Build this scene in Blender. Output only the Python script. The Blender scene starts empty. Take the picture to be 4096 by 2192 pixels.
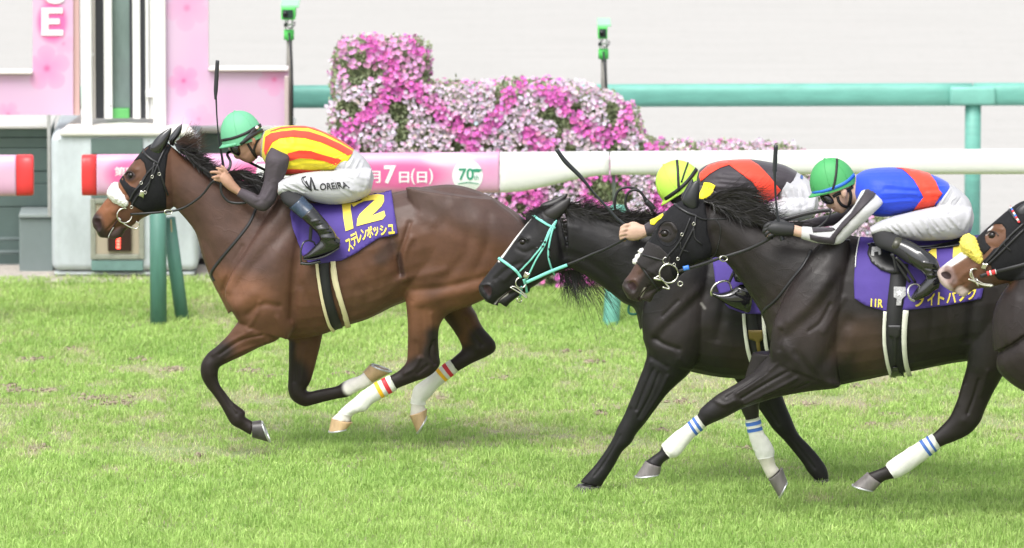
import bpy, bmesh, math, random
import numpy as np
from mathutils import Vector, Matrix
from mathutils.bvhtree import BVHTree
from mathutils.geometry import delaunay_2d_cdt
random.seed(7); RNG = np.random.default_rng(7)
sc = bpy.context.scene; COL = sc.collection
# ---------------------------------------------------------------- camera, sky, sun, exposure
PITCH = math.radians(8.0); CAM = Vector((0.0, -50.0, 8.226)); FPX = 23276.0; IW, IH = 2576.0, 1378.5
cd = bpy.data.cameras.new('camera'); cam = bpy.data.objects.new('camera', cd); COL.objects.link(cam)
cam.location = CAM; cam.rotation_euler = (math.pi/2 - PITCH, 0, 0)
cd.sensor_width = 36.0; cd.lens = FPX/IW*36.0; cd.clip_start = 1.0; cd.clip_end = 2000.0
cd.dof.use_dof = True; cd.dof.focus_distance = 50.6; cd.dof.aperture_fstop = 3.4
sc.camera = cam
W = bpy.data.worlds.new('World'); sc.world = W; W.use_nodes = True
SUN_EL, SUN_ROT = math.radians(58), math.radians(205)
nt = W.node_tree; bg = nt.nodes['Background']
sky = nt.nodes.new('ShaderNodeTexSky'); sky.sky_type = 'NISHITA'; sky.sun_disc = False
sky.sun_elevation = SUN_EL; sky.sun_rotation = SUN_ROT; sky.air_density = 1.0; sky.dust_density = 4.0; sky.ozone_density = 1.0
hs = nt.nodes.new('ShaderNodeHueSaturation'); hs.inputs['Saturation'].default_value = 0.18
nt.links.new(sky.outputs[0], hs.inputs['Color']); nt.links.new(hs.outputs[0], bg.inputs['Color'])
bg.inputs['Strength'].default_value = 0.15
sl = bpy.data.lights.new('sun', 'SUN'); sl.energy = 1.1; sl.angle = math.radians(28); sl.color = (1.0, 0.965, 0.92)
sun = bpy.data.objects.new('sun', sl); COL.objects.link(sun)
_sd = Vector((math.sin(SUN_ROT)*math.cos(SUN_EL), math.cos(SUN_ROT)*math.cos(SUN_EL), math.sin(SUN_EL)))
sun.rotation_euler = _sd.to_track_quat('Z', 'Y').to_euler()
sc.view_settings.view_transform = 'Standard'; sc.view_settings.look = 'None'; sc.view_settings.gamma = 1.0
sc.view_settings.exposure = 0.84
# ---------------------------------------------------------------- picture frame -> world
FWD = np.array([0, math.cos(PITCH), -math.sin(PITCH)]); UP = np.array([0, math.sin(PITCH), math.cos(PITCH)])
def ray(x, y):
    return np.array([(x-IW/2)/FPX, 0, 0]) - UP*((y-IH/2)/FPX) + FWD
def P(x, y, Y):
    d = ray(x, y); t = (Y - CAM.y)/d[1]
    return Vector((d[0]*t, Y, CAM.z + d[2]*t))
def G(x, y, z=0.0):            # point on the level z
    d = ray(x, y); t = (z-CAM.z)/d[2]
    return Vector((d[0]*t, CAM.y+d[1]*t, z))
def proj(co):                   # world (N,3) -> picture
    r = np.asarray(co) - np.array(CAM); dep = r@FWD
    return np.stack([IW/2 + r[:,0]/dep*FPX, IH/2 - (r@UP)/dep*FPX], 1)
_FR = {'A1':(300,400,800/1839),'A2':(800,400,900/1773),'A3':(1000,650,1200/2068),'A4':(700,1200,1400/2576),
 'B1':(1850,550,900/1655),'B2':(2400,550,900/1655),'B3':(3100,550,996/1373),'B4':(2200,1300,1896/2576),
 'C1':(0,0,800/1839),'C2':(0,550,900/1460),'C3':(1050,0,1600/2576),'C4':(2300,0,1796/2576),
 'R1':(3500,700,596/822),'R2':(2500,1000,1200/2364),'R3':(0,1100,2000/2526),'R4':(1900,500,800/1576),
 'D':(0,0,4096/2576)}
def q(fr, pts):                 # sheet coordinates -> working coordinates
    x0, y0, s = _FR[fr]; k = 2576/4096
    return [((x0+p[0]*s)*k, (y0+p[1]*s)*k) + tuple(p[2:]) for p in pts]
def qs(fr, rows):               # (x1,y1,x2,y2,hw[,yo]) station rows
    o = []
    for r in rows:
        a, b = q(fr, [(r[0], r[1]), (r[2], r[3])]); o.append(a+b+tuple(r[4:]))
    return o
# ---------------------------------------------------------------- objects
def link(o, parent=None):
    COL.objects.link(o)
    if parent is not None:
        o.parent = parent
        o.matrix_parent_inverse = Matrix.Translation(-parent.location) if parent.parent is None else (Matrix.Translation(-parent.parent.location) if parent.get('_w') is None else Matrix())
    return o
def mesh_obj(name, me, mat=None, parent=None):
    o = bpy.data.objects.new(name, me)
    if mat is not None:
        me.materials.clear(); me.materials.append(mat)
    COL.objects.link(o)
    if parent is not None: o.parent = parent
    return o
def shift_to(o, parent):        # geometry is built in world space; move it into the thing's space
    root = parent
    while root.parent is not None: root = root.parent
    o.data.transform(Matrix.Translation(-root.location)); o.data['shift'] = tuple(root.location)
def add(name, me, mat, parent=None, smooth=True):
    if smooth and len(me.polygons): me.polygons.foreach_set('use_smooth', np.ones(len(me.polygons), bool))
    o = mesh_obj(name, me, mat, parent)
    if parent is not None: shift_to(o, parent)
    return o
def empty(name, loc, label, cat, group=None):
    o = bpy.data.objects.new(name, None); o.location = loc; o.empty_display_size = .2; COL.objects.link(o)
    return tag(o, label, cat, group)
def tag(o, label=None, cat=None, group=None, kind=None):
    if label: o['label'] = label
    if cat: o['category'] = cat
    if group: o['group'] = group
    if kind: o['kind'] = kind
    return o
def mk(verts, faces):
    me = bpy.data.meshes.new('m'); me.from_pydata([tuple(v) for v in verts], [], [tuple(int(i) for i in f) for f in faces]); me.update(); return me
class MB:
    def __init__(s): s.v = []; s.f = []
    def addm(s, v, f):
        n = len(s.v); s.v += [tuple(p) for p in v]; s.f += [tuple(i+n for i in t) for t in f]; return s
    def box(s, a, b, bev=0):
        x0,y0,z0 = a; x1,y1,z1 = b
        v = [(x0,y0,z0),(x1,y0,z0),(x1,y1,z0),(x0,y1,z0),(x0,y0,z1),(x1,y0,z1),(x1,y1,z1),(x0,y1,z1)]
        return s.addm(v, [(0,3,2,1),(4,5,6,7),(0,1,5,4),(1,2,6,5),(2,3,7,6),(3,0,4,7)])
    def rod(s, pts, r, n=10, flat=None):
        v, f = sweep(pts, r, n, flat); return s.addm(v, f)
    def mesh(s, bevel=0, seg=2):
        me = mk(s.v, s.f)
        if bevel:
            bm = bmesh.new(); bm.from_mesh(me); bmesh.ops.recalc_face_normals(bm, faces=bm.faces)
            es = [e for e in bm.edges if len(e.link_faces)==2 and e.calc_face_angle(0) > .6]
            bmesh.ops.bevel(bm, geom=es, offset=bevel, segments=seg, affect='EDGES', profile=.5)
            bm.to_mesh(me); bm.free()
        return me
def catmull(A, k):
    A = np.asarray(A, float)
    if len(A) < 3 or k <= 1:
        if k <= 1: return A
        t = np.linspace(0,1,k+1)[:,None]; return A[0]*(1-t)+A[1]*t
    E = np.vstack([2*A[0]-A[1], A, 2*A[-1]-A[-2]]); out = []
    for i in range(len(A)-1):
        p0,p1,p2,p3 = E[i:i+4]
        for j in range(k):
            t = j/k; out.append(.5*((2*p1)+(-p0+p2)*t+(2*p0-5*p1+4*p2-p3)*t*t+(-p0+3*p1-3*p2+p3)*t**3))
    out.append(A[-1]); return np.array(out)
def sweep(pts, r, n=10, flat=None):
    """round (or flat=(w,t)) section swept along 3D points; r number or list"""
    pts = [Vector(p) for p in pts]; N = len(pts); rr = r if hasattr(r,'__len__') else [r]*N
    v = []; f = []
    for i,p in enumerate(pts):
        t = (pts[min(i+1,N-1)]-pts[max(i-1,0)]).normalized()
        ref = Vector((0,1,0)) if abs(t.y) < .9 else Vector((0,0,1))
        a = t.cross(ref).normalized(); b = t.cross(a).normalized()
        for k in range(n):
            th = 2*math.pi*k/n
            if flat: v.append(p + a*math.cos(th)*flat[0]*rr[i] + b*math.sin(th)*flat[1]*rr[i])
            else: v.append(p + a*math.cos(th)*rr[i] + b*math.sin(th)*rr[i])
    for i in range(N-1):
        for k in range(n):
            f.append((i*n+k, i*n+(k+1)%n, (i+1)*n+(k+1)%n, (i+1)*n+k))
    f.append(tuple(range(n))[::-1]); f.append(tuple((N-1)*n+k for k in range(n)))
    return v, f
def tube(rows, Y, k=4, n=24, e=2.0, closed=True):
    """lofted body: rows (x1,y1,x2,y2,halfwidth,yoffset) in working coordinates"""
    R = np.array([list(r)+[0]*(6-len(r)) for r in rows], float); R = catmull(R, k)
    v = []; f = []
    for r in R:
        Yc = Y + r[5]; A = P(r[0], r[1], Yc); B = P(r[2], r[3], Yc); c = (A+B)/2; a = (A-B)/2
        for j in range(n):
            th = 2*math.pi*j/n; ct, st = math.cos(th), math.sin(th)
            ce = math.copysign(abs(ct)**(2/e), ct); se = math.copysign(abs(st)**(2/e), st)
            v.append(c + a*ce + Vector((0, -r[4]*se, 0)))
    m = len(R)
    for i in range(m-1):
        for j in range(n): f.append((i*n+j, i*n+(j+1)%n, (i+1)*n+(j+1)%n, (i+1)*n+j))
    if closed:
        for i0, rev in ((0, True), ((m-1)*n, False)):
            c = sum((v[i0+j] for j in range(n)), Vector())/n; v.append(c); ci = len(v)-1
            for j in range(n):
                t = (i0+j, i0+(j+1)%n, ci); f.append(t[::-1] if not rev else t)
    return v, f
def ball(c, r, n=16):
    """ellipsoid: c Vector, r 3 radii"""
    v = []; f = []
    for i in range(n+1):
        a = math.pi*i/n
        for j in range(2*n):
            b = math.pi*j/n
            v.append((c[0]+r[0]*math.sin(a)*math.cos(b), c[1]+r[1]*math.sin(a)*math.sin(b), c[2]+r[2]*math.cos(a)))
    for i in range(n):
        for j in range(2*n):
            f.append((i*2*n+j, i*2*n+(j+1)%(2*n), (i+1)*2*n+(j+1)%(2*n), (i+1)*2*n+j))
    return v, f
def fuse(parts, voxel=.008, smooth=4, fac=.5):
    """join closed shapes into ONE continuous skin"""
    mb = MB()
    for v, f in parts:
        bm = bmesh.new(); vs = [bm.verts.new(tuple(p)) for p in v]
        for t in f:
            if len(set(t)) > 2:
                try: bm.faces.new([vs[i] for i in t])
                except ValueError: pass
        bmesh.ops.remove_doubles(bm, verts=bm.verts, dist=1e-5); bmesh.ops.recalc_face_normals(bm, faces=bm.faces)
        bm.verts.index_update()
        mb.addm([x.co[:] for x in bm.verts], [[x.index for x in fa.verts] for fa in bm.faces]); bm.free()
    o = bpy.data.objects.new('tmp', mk(mb.v, mb.f)); COL.objects.link(o)
    m = o.modifiers.new('r', 'REMESH'); m.mode = 'VOXEL'; m.voxel_size = voxel; m.adaptivity = 0
    if smooth:
        s = o.modifiers.new('s', 'SMOOTH'); s.factor = fac; s.iterations = smooth
    dg = bpy.context.evaluated_depsgraph_get(); dg.update()
    me = bpy.data.meshes.new_from_object(o.evaluated_get(dg)); bpy.data.objects.remove(o)
    return me
def get_co(me):
    a = np.empty(len(me.vertices)*3); me.vertices.foreach_get('co', a); return a.reshape(-1,3)
def get_no(me):
    a = np.empty(len(me.vertices)*3, np.float32); me.vertex_normals.foreach_get('vector', a); return a.reshape(-1,3).astype(float)
def set_co(me, co):
    me.vertices.foreach_set('co', co.ravel()); me.update()
def value_noise(x, y, s, seed):
    r = np.random.default_rng(seed); T = r.random((64,64)); u = x/s; v = y/s
    i = np.floor(u).astype(int); j = np.floor(v).astype(int); fu = u-i; fv = v-j; fu = fu*fu*(3-2*fu); fv = fv*fv*(3-2*fv)
    g = lambda a,b: T[a%64, b%64]
    return (g(i,j)*(1-fu)+g(i+1,j)*fu)*(1-fv)+(g(i,j+1)*(1-fu)+g(i+1,j+1)*fu)*fv
def pl_dist(uv, pts):
    d = np.full(len(uv), 1e9)
    if len(pts) == 1: return np.hypot(*(uv-np.array(pts[0])).T)
    for a, b in zip(pts[:-1], pts[1:]):
        a = np.array(a[:2]); b = np.array(b[:2]); ab = b-a; t = np.clip(((uv-a)@ab)/max(ab@ab,1e-9), 0, 1)
        d = np.minimum(d, np.hypot(*(uv-a-t[:,None]*ab).T))
    return d
def in_poly(uv, poly):
    x, y = uv[:,0], uv[:,1]; ins = np.zeros(len(uv), bool); n = len(poly)
    for i in range(n):
        x1,y1 = poly[i][:2]; x2,y2 = poly[(i+1)%n][:2]
        c = ((y1>y) != (y2>y)) & (x < (x2-x1)*(y-y1)/((y2-y1) if abs(y2-y1)>1e-9 else 1e-9)+x1); ins ^= c
    return ins
def smooth_poly(pts, k=5, closed=False):
    P_ = [p[:2] for p in pts]
    if closed:
        n = len(P_); E = [P_[-1]]+P_+[P_[0], P_[1]]; r = catmull(E, k); return [tuple(x) for x in r[k:k*(n+1)]]
    return [tuple(x) for x in catmull(P_, k)]
def sculpt(me, strokes, Yc, org=0):
    """strokes: (pts, radius px, amount m, side) raised or sunk along the normal"""
    co = get_co(me); no = get_no(me); uv = proj(co); D = np.zeros(len(co))
    for st in strokes:
        pts, r, amt = st[0], st[1], st[2]; side = st[3] if len(st) > 3 else 'b'
        if len(pts) > 2: pts = smooth_poly(pts, 4)
        if r >= 7: amt *= .78; r *= 1.22
        d = pl_dist(uv, pts); w = np.exp(-(d/r)**2)*np.clip(np.abs(no[:,1])*1.6-.15, 0, 1)
        if side == 'n': w *= co[:,1] < Yc
        if side == 'f': w *= co[:,1] >= Yc
        D += w*amt
    if me.get('organic', 1):
        def n3(sc_, sd): return (value_noise(co[:,0]+30+co[:,1]*.7, co[:,2]+30-co[:,1]*.5, sc_, sd)-.5)
        D += (n3(.07, 31)*.0026)*min(1, org)
    set_co(me, co + no*D[:,None])
def folds(a0, b0, a1, b1, n, r, amt, seed=0):
    """a fan of n soft cloth folds between the line a0-b0 and the line a1-b1"""
    g = np.random.default_rng(seed); out = []
    for i in range(n):
        t = (i+.5+g.uniform(-.3,.3))/n; u0, u1 = g.uniform(0,.3), g.uniform(.6,1)
        p = np.array(a0)*(1-t)+np.array(a1)*t; q_ = np.array(b0)*(1-t)+np.array(b1)*t
        m = (p+q_)/2+g.normal(0,1.5,2); out.append(([tuple(p+(q_-p)*u0), tuple(m), tuple(p+(q_-p)*u1)], r*g.uniform(.8,1.2), amt*(1 if i%2 else -.8)*g.uniform(.6,1.2)))
    return out
def paint(me, base, strokes, Yc, name='Col'):
    """coat colour: strokes (pts, r0, r1, colour[, side]) full inside r0, fading to r1; or ('poly', pts, soft, colour[, side])"""
    co = get_co(me); uv = proj(co); C = np.tile(np.array(base, float), (len(co),1))
    for s in strokes:
        if s[0] == 'poly':
            _, pts, soft, col = s[:4]; side = s[4] if len(s) > 4 else 'b'
            ins = in_poly(uv, pts); d = pl_dist(uv, list(pts)+[pts[0]]); sd = np.where(ins, d, -d)
            w = np.clip(.5+sd/(2*soft), 0, 1)
        else:
            pts, r0, r1, col = s[:4]; side = s[4] if len(s) > 4 else 'b'
            d = pl_dist(uv, pts); w = np.clip((r1-d)/(r1-r0), 0, 1)
        w = w*w*(3-2*w)
        if side == 'n': w = w*(co[:,1] < Yc)
        if side == 'f': w = w*(co[:,1] >= Yc)
        C = C*(1-w[:,None]) + np.array(col)*w[:,None]
    at = me.color_attributes.new(name, 'FLOAT_COLOR', 'POINT')
    at.data.foreach_set('color', np.hstack([C, np.ones((len(C),1))]).ravel().astype(np.float32))
def bvh(me_or_list):
    ms = me_or_list if isinstance(me_or_list, (list, tuple)) else [me_or_list]
    V = []; F = []
    for me in ms:
        n = len(V); V += [tuple(c) for c in get_co(me)+np.array(me.get('shift', (0,0,0)))]; F += [tuple(i+n for i in p.vertices) for p in me.polygons]
    return BVHTree.FromPolygons(V, F)
def cast(T, x, y, off, Yh=0.0):
    d = Vector(ray(x, y)).normalized(); h = T.ray_cast(CAM, d)
    if h[0] is None:
        p = P(x, y, Yh); h = T.find_nearest(p)
        n = h[1]; 
        return h[0] + n*off*.5 + (p-h[0])*0.0, n
    return h[0] + h[1]*off, h[1]
def cast_all(T, pts2, off, Yh):
    """project straight onto the surface; near a silhouette wrap round to the closest skin"""
    out = []
    for x, y in pts2:
        d = Vector(ray(x, y)).normalized(); h = T.ray_cast(CAM, d); p = P(x, y, Yh)
        if h[0] is None or abs(h[0].y-Yh) > .55:
            h2 = T.find_nearest(p)
            if (h2[0]-p).length > .45: out.append(p); continue
            out.append(h2[0]+h2[1]*off)
        else: out.append(h[0]+(h[1] if h[1].dot(d) < 0 else -h[1])*off)
    return out
def patch(poly, T, off, Yh, step=7, thick=.0, dens=4, rough=0):
    """cloth or leather piece with outline poly (working px) lying on surface T"""
    pts = []
    n = len(poly)
    for i in range(n):
        a = np.array(poly[i][:2]); b = np.array(poly[(i+1)%n][:2]); m = max(1, int(np.hypot(*(b-a))/dens))
        for j in range(m): pts.append(tuple(a+(b-a)*j/m))
    nb = len(pts); xs = [p[0] for p in pts]; ys = [p[1] for p in pts]
    gx, gy = np.meshgrid(np.arange(min(xs), max(xs), step), np.arange(min(ys), max(ys), step))
    g = np.stack([gx.ravel(), gy.ravel()], 1)
    if len(g):
        g = g[in_poly(g, poly)]
        if len(g): g = g[pl_dist(g, list(pts)+[pts[0]]) > step*.45]
    allp = [Vector(p) for p in pts] + [Vector(p) for p in g]
    r = delaunay_2d_cdt(allp, [], [list(range(nb))], 1, 1e-4)
    v3 = cast_all(T, [tuple(p) for p in r[0]], off, Yh)
    me = mk(v3, r[2])
    return finish_sheet(me, thick)
def finish_sheet(me, thick):
    bm = bmesh.new(); bm.from_mesh(me); bmesh.ops.remove_doubles(bm, verts=bm.verts, dist=2e-5); bmesh.ops.dissolve_degenerate(bm, edges=bm.edges, dist=2e-5)
    bmesh.ops.recalc_face_normals(bm, faces=bm.faces)
    s = sum(f.normal.y*f.calc_area() for f in bm.faces)
    if s > 0: bmesh.ops.reverse_faces(bm, faces=bm.faces)
    if thick:
        bm.normal_update(); bm.verts.index_update(); V = [v.co.copy() for v in bm.verts]; n = len(V)
        V += [v.co - v.normal*thick for v in bm.verts]; F = [[v.index for v in f.verts] for f in bm.faces]; F2 = F + [[i+n for i in f][::-1] for f in F]
        for e in bm.edges:
            if len(e.link_faces) == 1:
                l = e.link_loops[0]; a, b = l.vert.index, l.link_loop_next.vert.index; F2.append([b, a, a+n, b+n])
        bm.free(); return mk(V, F2)
    bm.to_mesh(me); bm.free(); return me
def strip(pts, w, T, off, Yh, thick=.002, step=5, w1=None):
    """leather strap along a line (working px) lying on surface T; w in px"""
    pl = smooth_poly(pts, 6) if len(pts) > 2 else [tuple(np.array(pts[0][:2])*(1-t)+np.array(pts[1][:2])*t) for t in np.linspace(0,1,max(2,int(math.dist(pts[0][:2],pts[1][:2])/step)))]
    N = len(pl); v2 = []
    for i in range(N):
        t = np.array(pl[min(i+1,N-1)])-np.array(pl[max(i-1,0)]); t = t/max(np.hypot(*t),1e-6); nn = np.array([-t[1], t[0]])
        ww = w if w1 is None else w+(w1-w)*i/(N-1)
        for k in (-.5, 0, .5): v2.append(tuple(np.array(pl[i])+nn*ww*k))
    v3 = cast_all(T, v2, off, Yh); f = []
    for i in range(N-1):
        for k in (0,1): f.append((i*3+k, i*3+k+1, (i+1)*3+k+1, (i+1)*3+k))
    return finish_sheet(mk(v3, f), thick)
def join(meshes):
    mb = MB()
    for me in meshes: mb.addm([tuple(c) for c in get_co(me)], [tuple(p.vertices) for p in me.polygons])
    return mk(mb.v, mb.f)
def free_strap(pts, w, th, n=8, k=5):
    """strap through the air: pts (x,y,Y) ; w width px across, th thickness m"""
    Q = catmull([list(P(*p)) for p in pts], k)
    s = 1/460.
    v, f = sweep(Q, 1.0, n, (w*s/2, th/2)); me = mk(v, f); return me
def rod(pts, r, k=5, n=10):
    Q = catmull([list(P(*p)) for p in pts], k)
    R = r if not hasattr(r,'__len__') else np.interp(np.linspace(0,len(r)-1,len(Q)), range(len(r)), r)
    v, f = sweep(Q, R, n); return mk(v, f)
def ring(x, y, Y, rpx, r, tilt=0, ax=1.0, ay=1.0, n=28, a0=0, a1=360):
    pts = []
    for i in range(n+1):
        a = math.radians(a0+(a1-a0)*i/n); pts.append((x+rpx*ax*math.cos(a), y+rpx*ay*math.sin(a), Y+tilt*math.cos(a)))
    v, f = sweep([P(*p) for p in pts], r, 8); return mk(v, f)
def text2d(s, size=1.0, bold=0.0, font=None, shear=0.0, space=1.0):
    cu = bpy.data.curves.new('t', 'FONT'); cu.body = s; cu.size = size; cu.offset = bold; cu.shear = shear; cu.space_character = space
    cu.resolution_u = 4; cu.align_x = 'LEFT'
    o = bpy.data.objects.new('t', cu); COL.objects.link(o); dg = bpy.context.evaluated_depsgraph_get(); dg.update()
    me = bpy.data.meshes.new_from_object(o.evaluated_get(dg)); bpy.data.objects.remove(o)
    co = get_co(me)
    lo, hi = co.min(0), co.max(0); co = (co-lo)/(hi-lo+1e-9); co[:,2] = 0   # unit box
    set_co(me, co); return me
def fit2d(me, quad, sub=.12):
    """unit-box mesh -> working px through a quad (bl, br, tr, tl)"""
    bm = bmesh.new(); bm.from_mesh(me); bmesh.ops.remove_doubles(bm, verts=bm.verts, dist=1e-6)
    bmesh.ops.triangulate(bm, faces=bm.faces)
    for _ in range(4):
        es = [e for e in bm.edges if e.calc_length() > sub]
        if not es: break
        bmesh.ops.subdivide_edges(bm, edges=es, cuts=1); bmesh.ops.triangulate(bm, faces=[f for f in bm.faces if len(f.verts) > 3])
    bl, br, tr, tl = [np.array(p[:2]) for p in quad]
    p2 = [tuple((bl*(1-v.co.x)+br*v.co.x)*(1-v.co.y)+(tl*(1-v.co.x)+tr*v.co.x)*v.co.y) for v in bm.verts]
    bm.verts.index_update(); F = [[v.index for v in f.verts] for f in bm.faces]; bm.free(); return p2, F
def decal(me, quad, T, off, Yh, sub=.12):
    p2, F = fit2d(me, quad, sub); return finish_sheet(mk(cast_all(T, p2, off, Yh), F), 0)
def shape2d(poly):              # polygon in unit box, for hand-drawn characters
    return poly
# ---------------------------------------------------------------- materials
MAT = {}
def mat(name, col=(.5,.5,.5), rough=.6, spec=.5, metal=0, attr=None, noise=None, bump=None, coat=0, sheen=0, emit=None, estr=0, alpha=1, trans=0, wrinkle=None):
    if name in MAT: return MAT[name]
    m = bpy.data.materials.new(name); m.use_nodes = True; MAT[name] = m
    t = m.node_tree; b = t.nodes['Principled BSDF']; L = t.links.new
    b.inputs['Base Color'].default_value = (*col, 1); b.inputs['Roughness'].default_value = rough; b.inputs['Metallic'].default_value = metal
    b.inputs['Specular IOR Level'].default_value = spec; b.inputs['Coat Weight'].default_value = coat; b.inputs['Sheen Weight'].default_value = sheen
    b.inputs['Transmission Weight'].default_value = trans; b.inputs['Alpha'].default_value = alpha
    tc = t.nodes.new('ShaderNodeTexCoord'); src = None
    if attr:
        a = t.nodes.new('ShaderNodeVertexColor'); a.layer_name = attr; src = a.outputs[0]
    if noise:                    # (scale, amount, stretch)
        mp = t.nodes.new('ShaderNodeMapping'); L(tc.outputs['Object'], mp.inputs[0])
        if len(noise) > 2: mp.inputs['Scale'].default_value = noise[2]
        n = t.nodes.new('ShaderNodeTexNoise'); n.inputs['Scale'].default_value = noise[0]; n.inputs['Detail'].default_value = 6; n.inputs['Roughness'].default_value = .65
        L(mp.outputs[0], n.inputs['Vector'])
        mr = t.nodes.new('ShaderNodeMapRange'); mr.inputs[1].default_value = .3; mr.inputs[2].default_value = .7
        mr.inputs[3].default_value = 1-noise[1]; mr.inputs[4].default_value = 1+noise[1]; L(n.outputs[0], mr.inputs[0])
        mx = t.nodes.new('ShaderNodeMix'); mx.data_type = 'RGBA'; mx.blend_type = 'MULTIPLY'; mx.inputs[0].default_value = 1
        if src: L(src, mx.inputs[6])
        else: mx.inputs[6].default_value = (*col, 1)
        L(mr.outputs[0], mx.inputs[7]); src = mx.outputs[2]
    if src: L(src, b.inputs['Base Color'])
    if bump:                     # list of (scale, strength, distance, stretch)
        prev = None
        for bb in bump:
            mp = t.nodes.new('ShaderNodeMapping'); L(tc.outputs['Object'], mp.inputs[0])
            if len(bb) > 3: mp.inputs['Scale'].default_value = bb[3]
            n = t.nodes.new('ShaderNodeTexNoise'); n.inputs['Scale'].default_value = bb[0]; n.inputs['Detail'].default_value = 4; L(mp.outputs[0], n.inputs['Vector'])
            if len(bb) > 4: n.inputs['Distortion'].default_value = bb[4]
            bp = t.nodes.new('ShaderNodeBump'); bp.inputs['Strength'].default_value = bb[1]; bp.inputs['Distance'].default_value = bb[2]
            L(n.outputs[0], bp.inputs['Height'])
            if prev: L(prev, bp.inputs['Normal'])
            prev = bp.outputs[0]
        L(prev, b.inputs['Normal'])
    if emit:
        b.inputs['Emission Color'].default_value = (*emit, 1); b.inputs['Emission Strength'].default_value = estr
    return m
# ================================================================ ground
def sheet(name, x0, x1, y0, y1, z, m, nx=1, ny=1):
    v = []; f = []
    for j in range(ny+1):
        for i in range(nx+1): v.append((x0+(x1-x0)*i/nx, y0+(y1-y0)*j/ny, z))
    for j in range(ny):
        for i in range(nx):
            a = j*(nx+1)+i; f.append((a, a+1, a+nx+2, a+nx+1))
    return tag(add(name, mk(v, f), m, None, False), kind='structure')
def turf_mat():
    m = bpy.data.materials.new('turf_soil'); m.use_nodes = True; t = m.node_tree; L = t.links.new; b = t.nodes['Principled BSDF']; b.inputs['Roughness'].default_value = .95
    tc = t.nodes.new('ShaderNodeTexCoord'); n = t.nodes.new('ShaderNodeTexNoise'); n.inputs['Scale'].default_value = 1.3; n.inputs['Detail'].default_value = 10; L(tc.outputs['Object'], n.inputs['Vector'])
    cr = t.nodes.new('ShaderNodeValToRGB'); L(n.outputs[0], cr.inputs[0])
    cr.color_ramp.elements[0].position = .35; cr.color_ramp.elements[0].color = (.44,.38,.27,1)
    cr.color_ramp.elements[1].position = .6; cr.color_ramp.elements[1].color = (.33,.42,.17,1)
    n2 = t.nodes.new('ShaderNodeTexNoise'); n2.inputs['Scale'].default_value = 60; n2.inputs['Detail'].default_value = 4; L(tc.outputs['Object'], n2.inputs['Vector'])
    mx = t.nodes.new('ShaderNodeMix'); mx.data_type = 'RGBA'; mx.blend_type = 'MULTIPLY'; mx.inputs[0].default_value = .6; L(cr.outputs[0], mx.inputs[6]); L(n2.outputs[0], mx.inputs[7]); L(mx.outputs[2], b.inputs['Base Color'])
    return m
def sand_mat():
    m = bpy.data.materials.new('pale_sand'); m.use_nodes = True; t = m.node_tree; L = t.links.new; b = t.nodes['Principled BSDF']; b.inputs['Roughness'].default_value = .95; b.inputs['Specular IOR Level'].default_value = .1
    tc = t.nodes.new('ShaderNodeTexCoord'); src = None
    for sc_, str_, lo, hi, A in (((.5,3,1), 1.6, .35, .7, (.94,1.0)), ((3,14,1), 2.6, .56, .74, (1.0,.84)), ((14,40,1), 2.0, .25, .75, (.90,1.06))):
        mp = t.nodes.new('ShaderNodeMapping'); mp.inputs['Scale'].default_value = sc_; L(tc.outputs['Object'], mp.inputs[0])
        n = t.nodes.new('ShaderNodeTexNoise'); n.inputs['Scale'].default_value = str_; n.inputs['Detail'].default_value = 8; L(mp.outputs[0], n.inputs['Vector'])
        r = t.nodes.new('ShaderNodeMapRange'); r.inputs[1].default_value = lo; r.inputs[2].default_value = hi; r.inputs[3].default_value = A[0]; r.inputs[4].default_value = A[1]; L(n.outputs[0], r.inputs[0])
        if src is None: src = r.outputs[0]
        else:
            mu = t.nodes.new('ShaderNodeMath'); mu.operation = 'MULTIPLY'; L(src, mu.inputs[0]); L(r.outputs[0], mu.inputs[1]); src = mu.outputs[0]
    mx = t.nodes.new('ShaderNodeMix'); mx.data_type = 'RGBA'; mx.blend_type = 'MULTIPLY'; mx.inputs[0].default_value = 1; mx.inputs[6].default_value = (.452,.444,.430,1); L(src, mx.inputs[7]); L(mx.outputs[2], b.inputs['Base Color'])
    return m
SAND = sand_mat(); SOIL = turf_mat()
sheet('ground', -900, 900, -300, 1200, -.02, mat('ground', (.3,.32,.2), .95))
sheet('turf', -60, 60, -60, 8.55, 0, SOIL)
sheet('sand_track', -200, 200, 8.55, 90, 0, SAND)
sheet('gravel_strip', -8, -1.9, 8.1, 8.9, .006, mat('gravel', (.42,.38,.34), .95, noise=(40,.35)))
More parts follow.
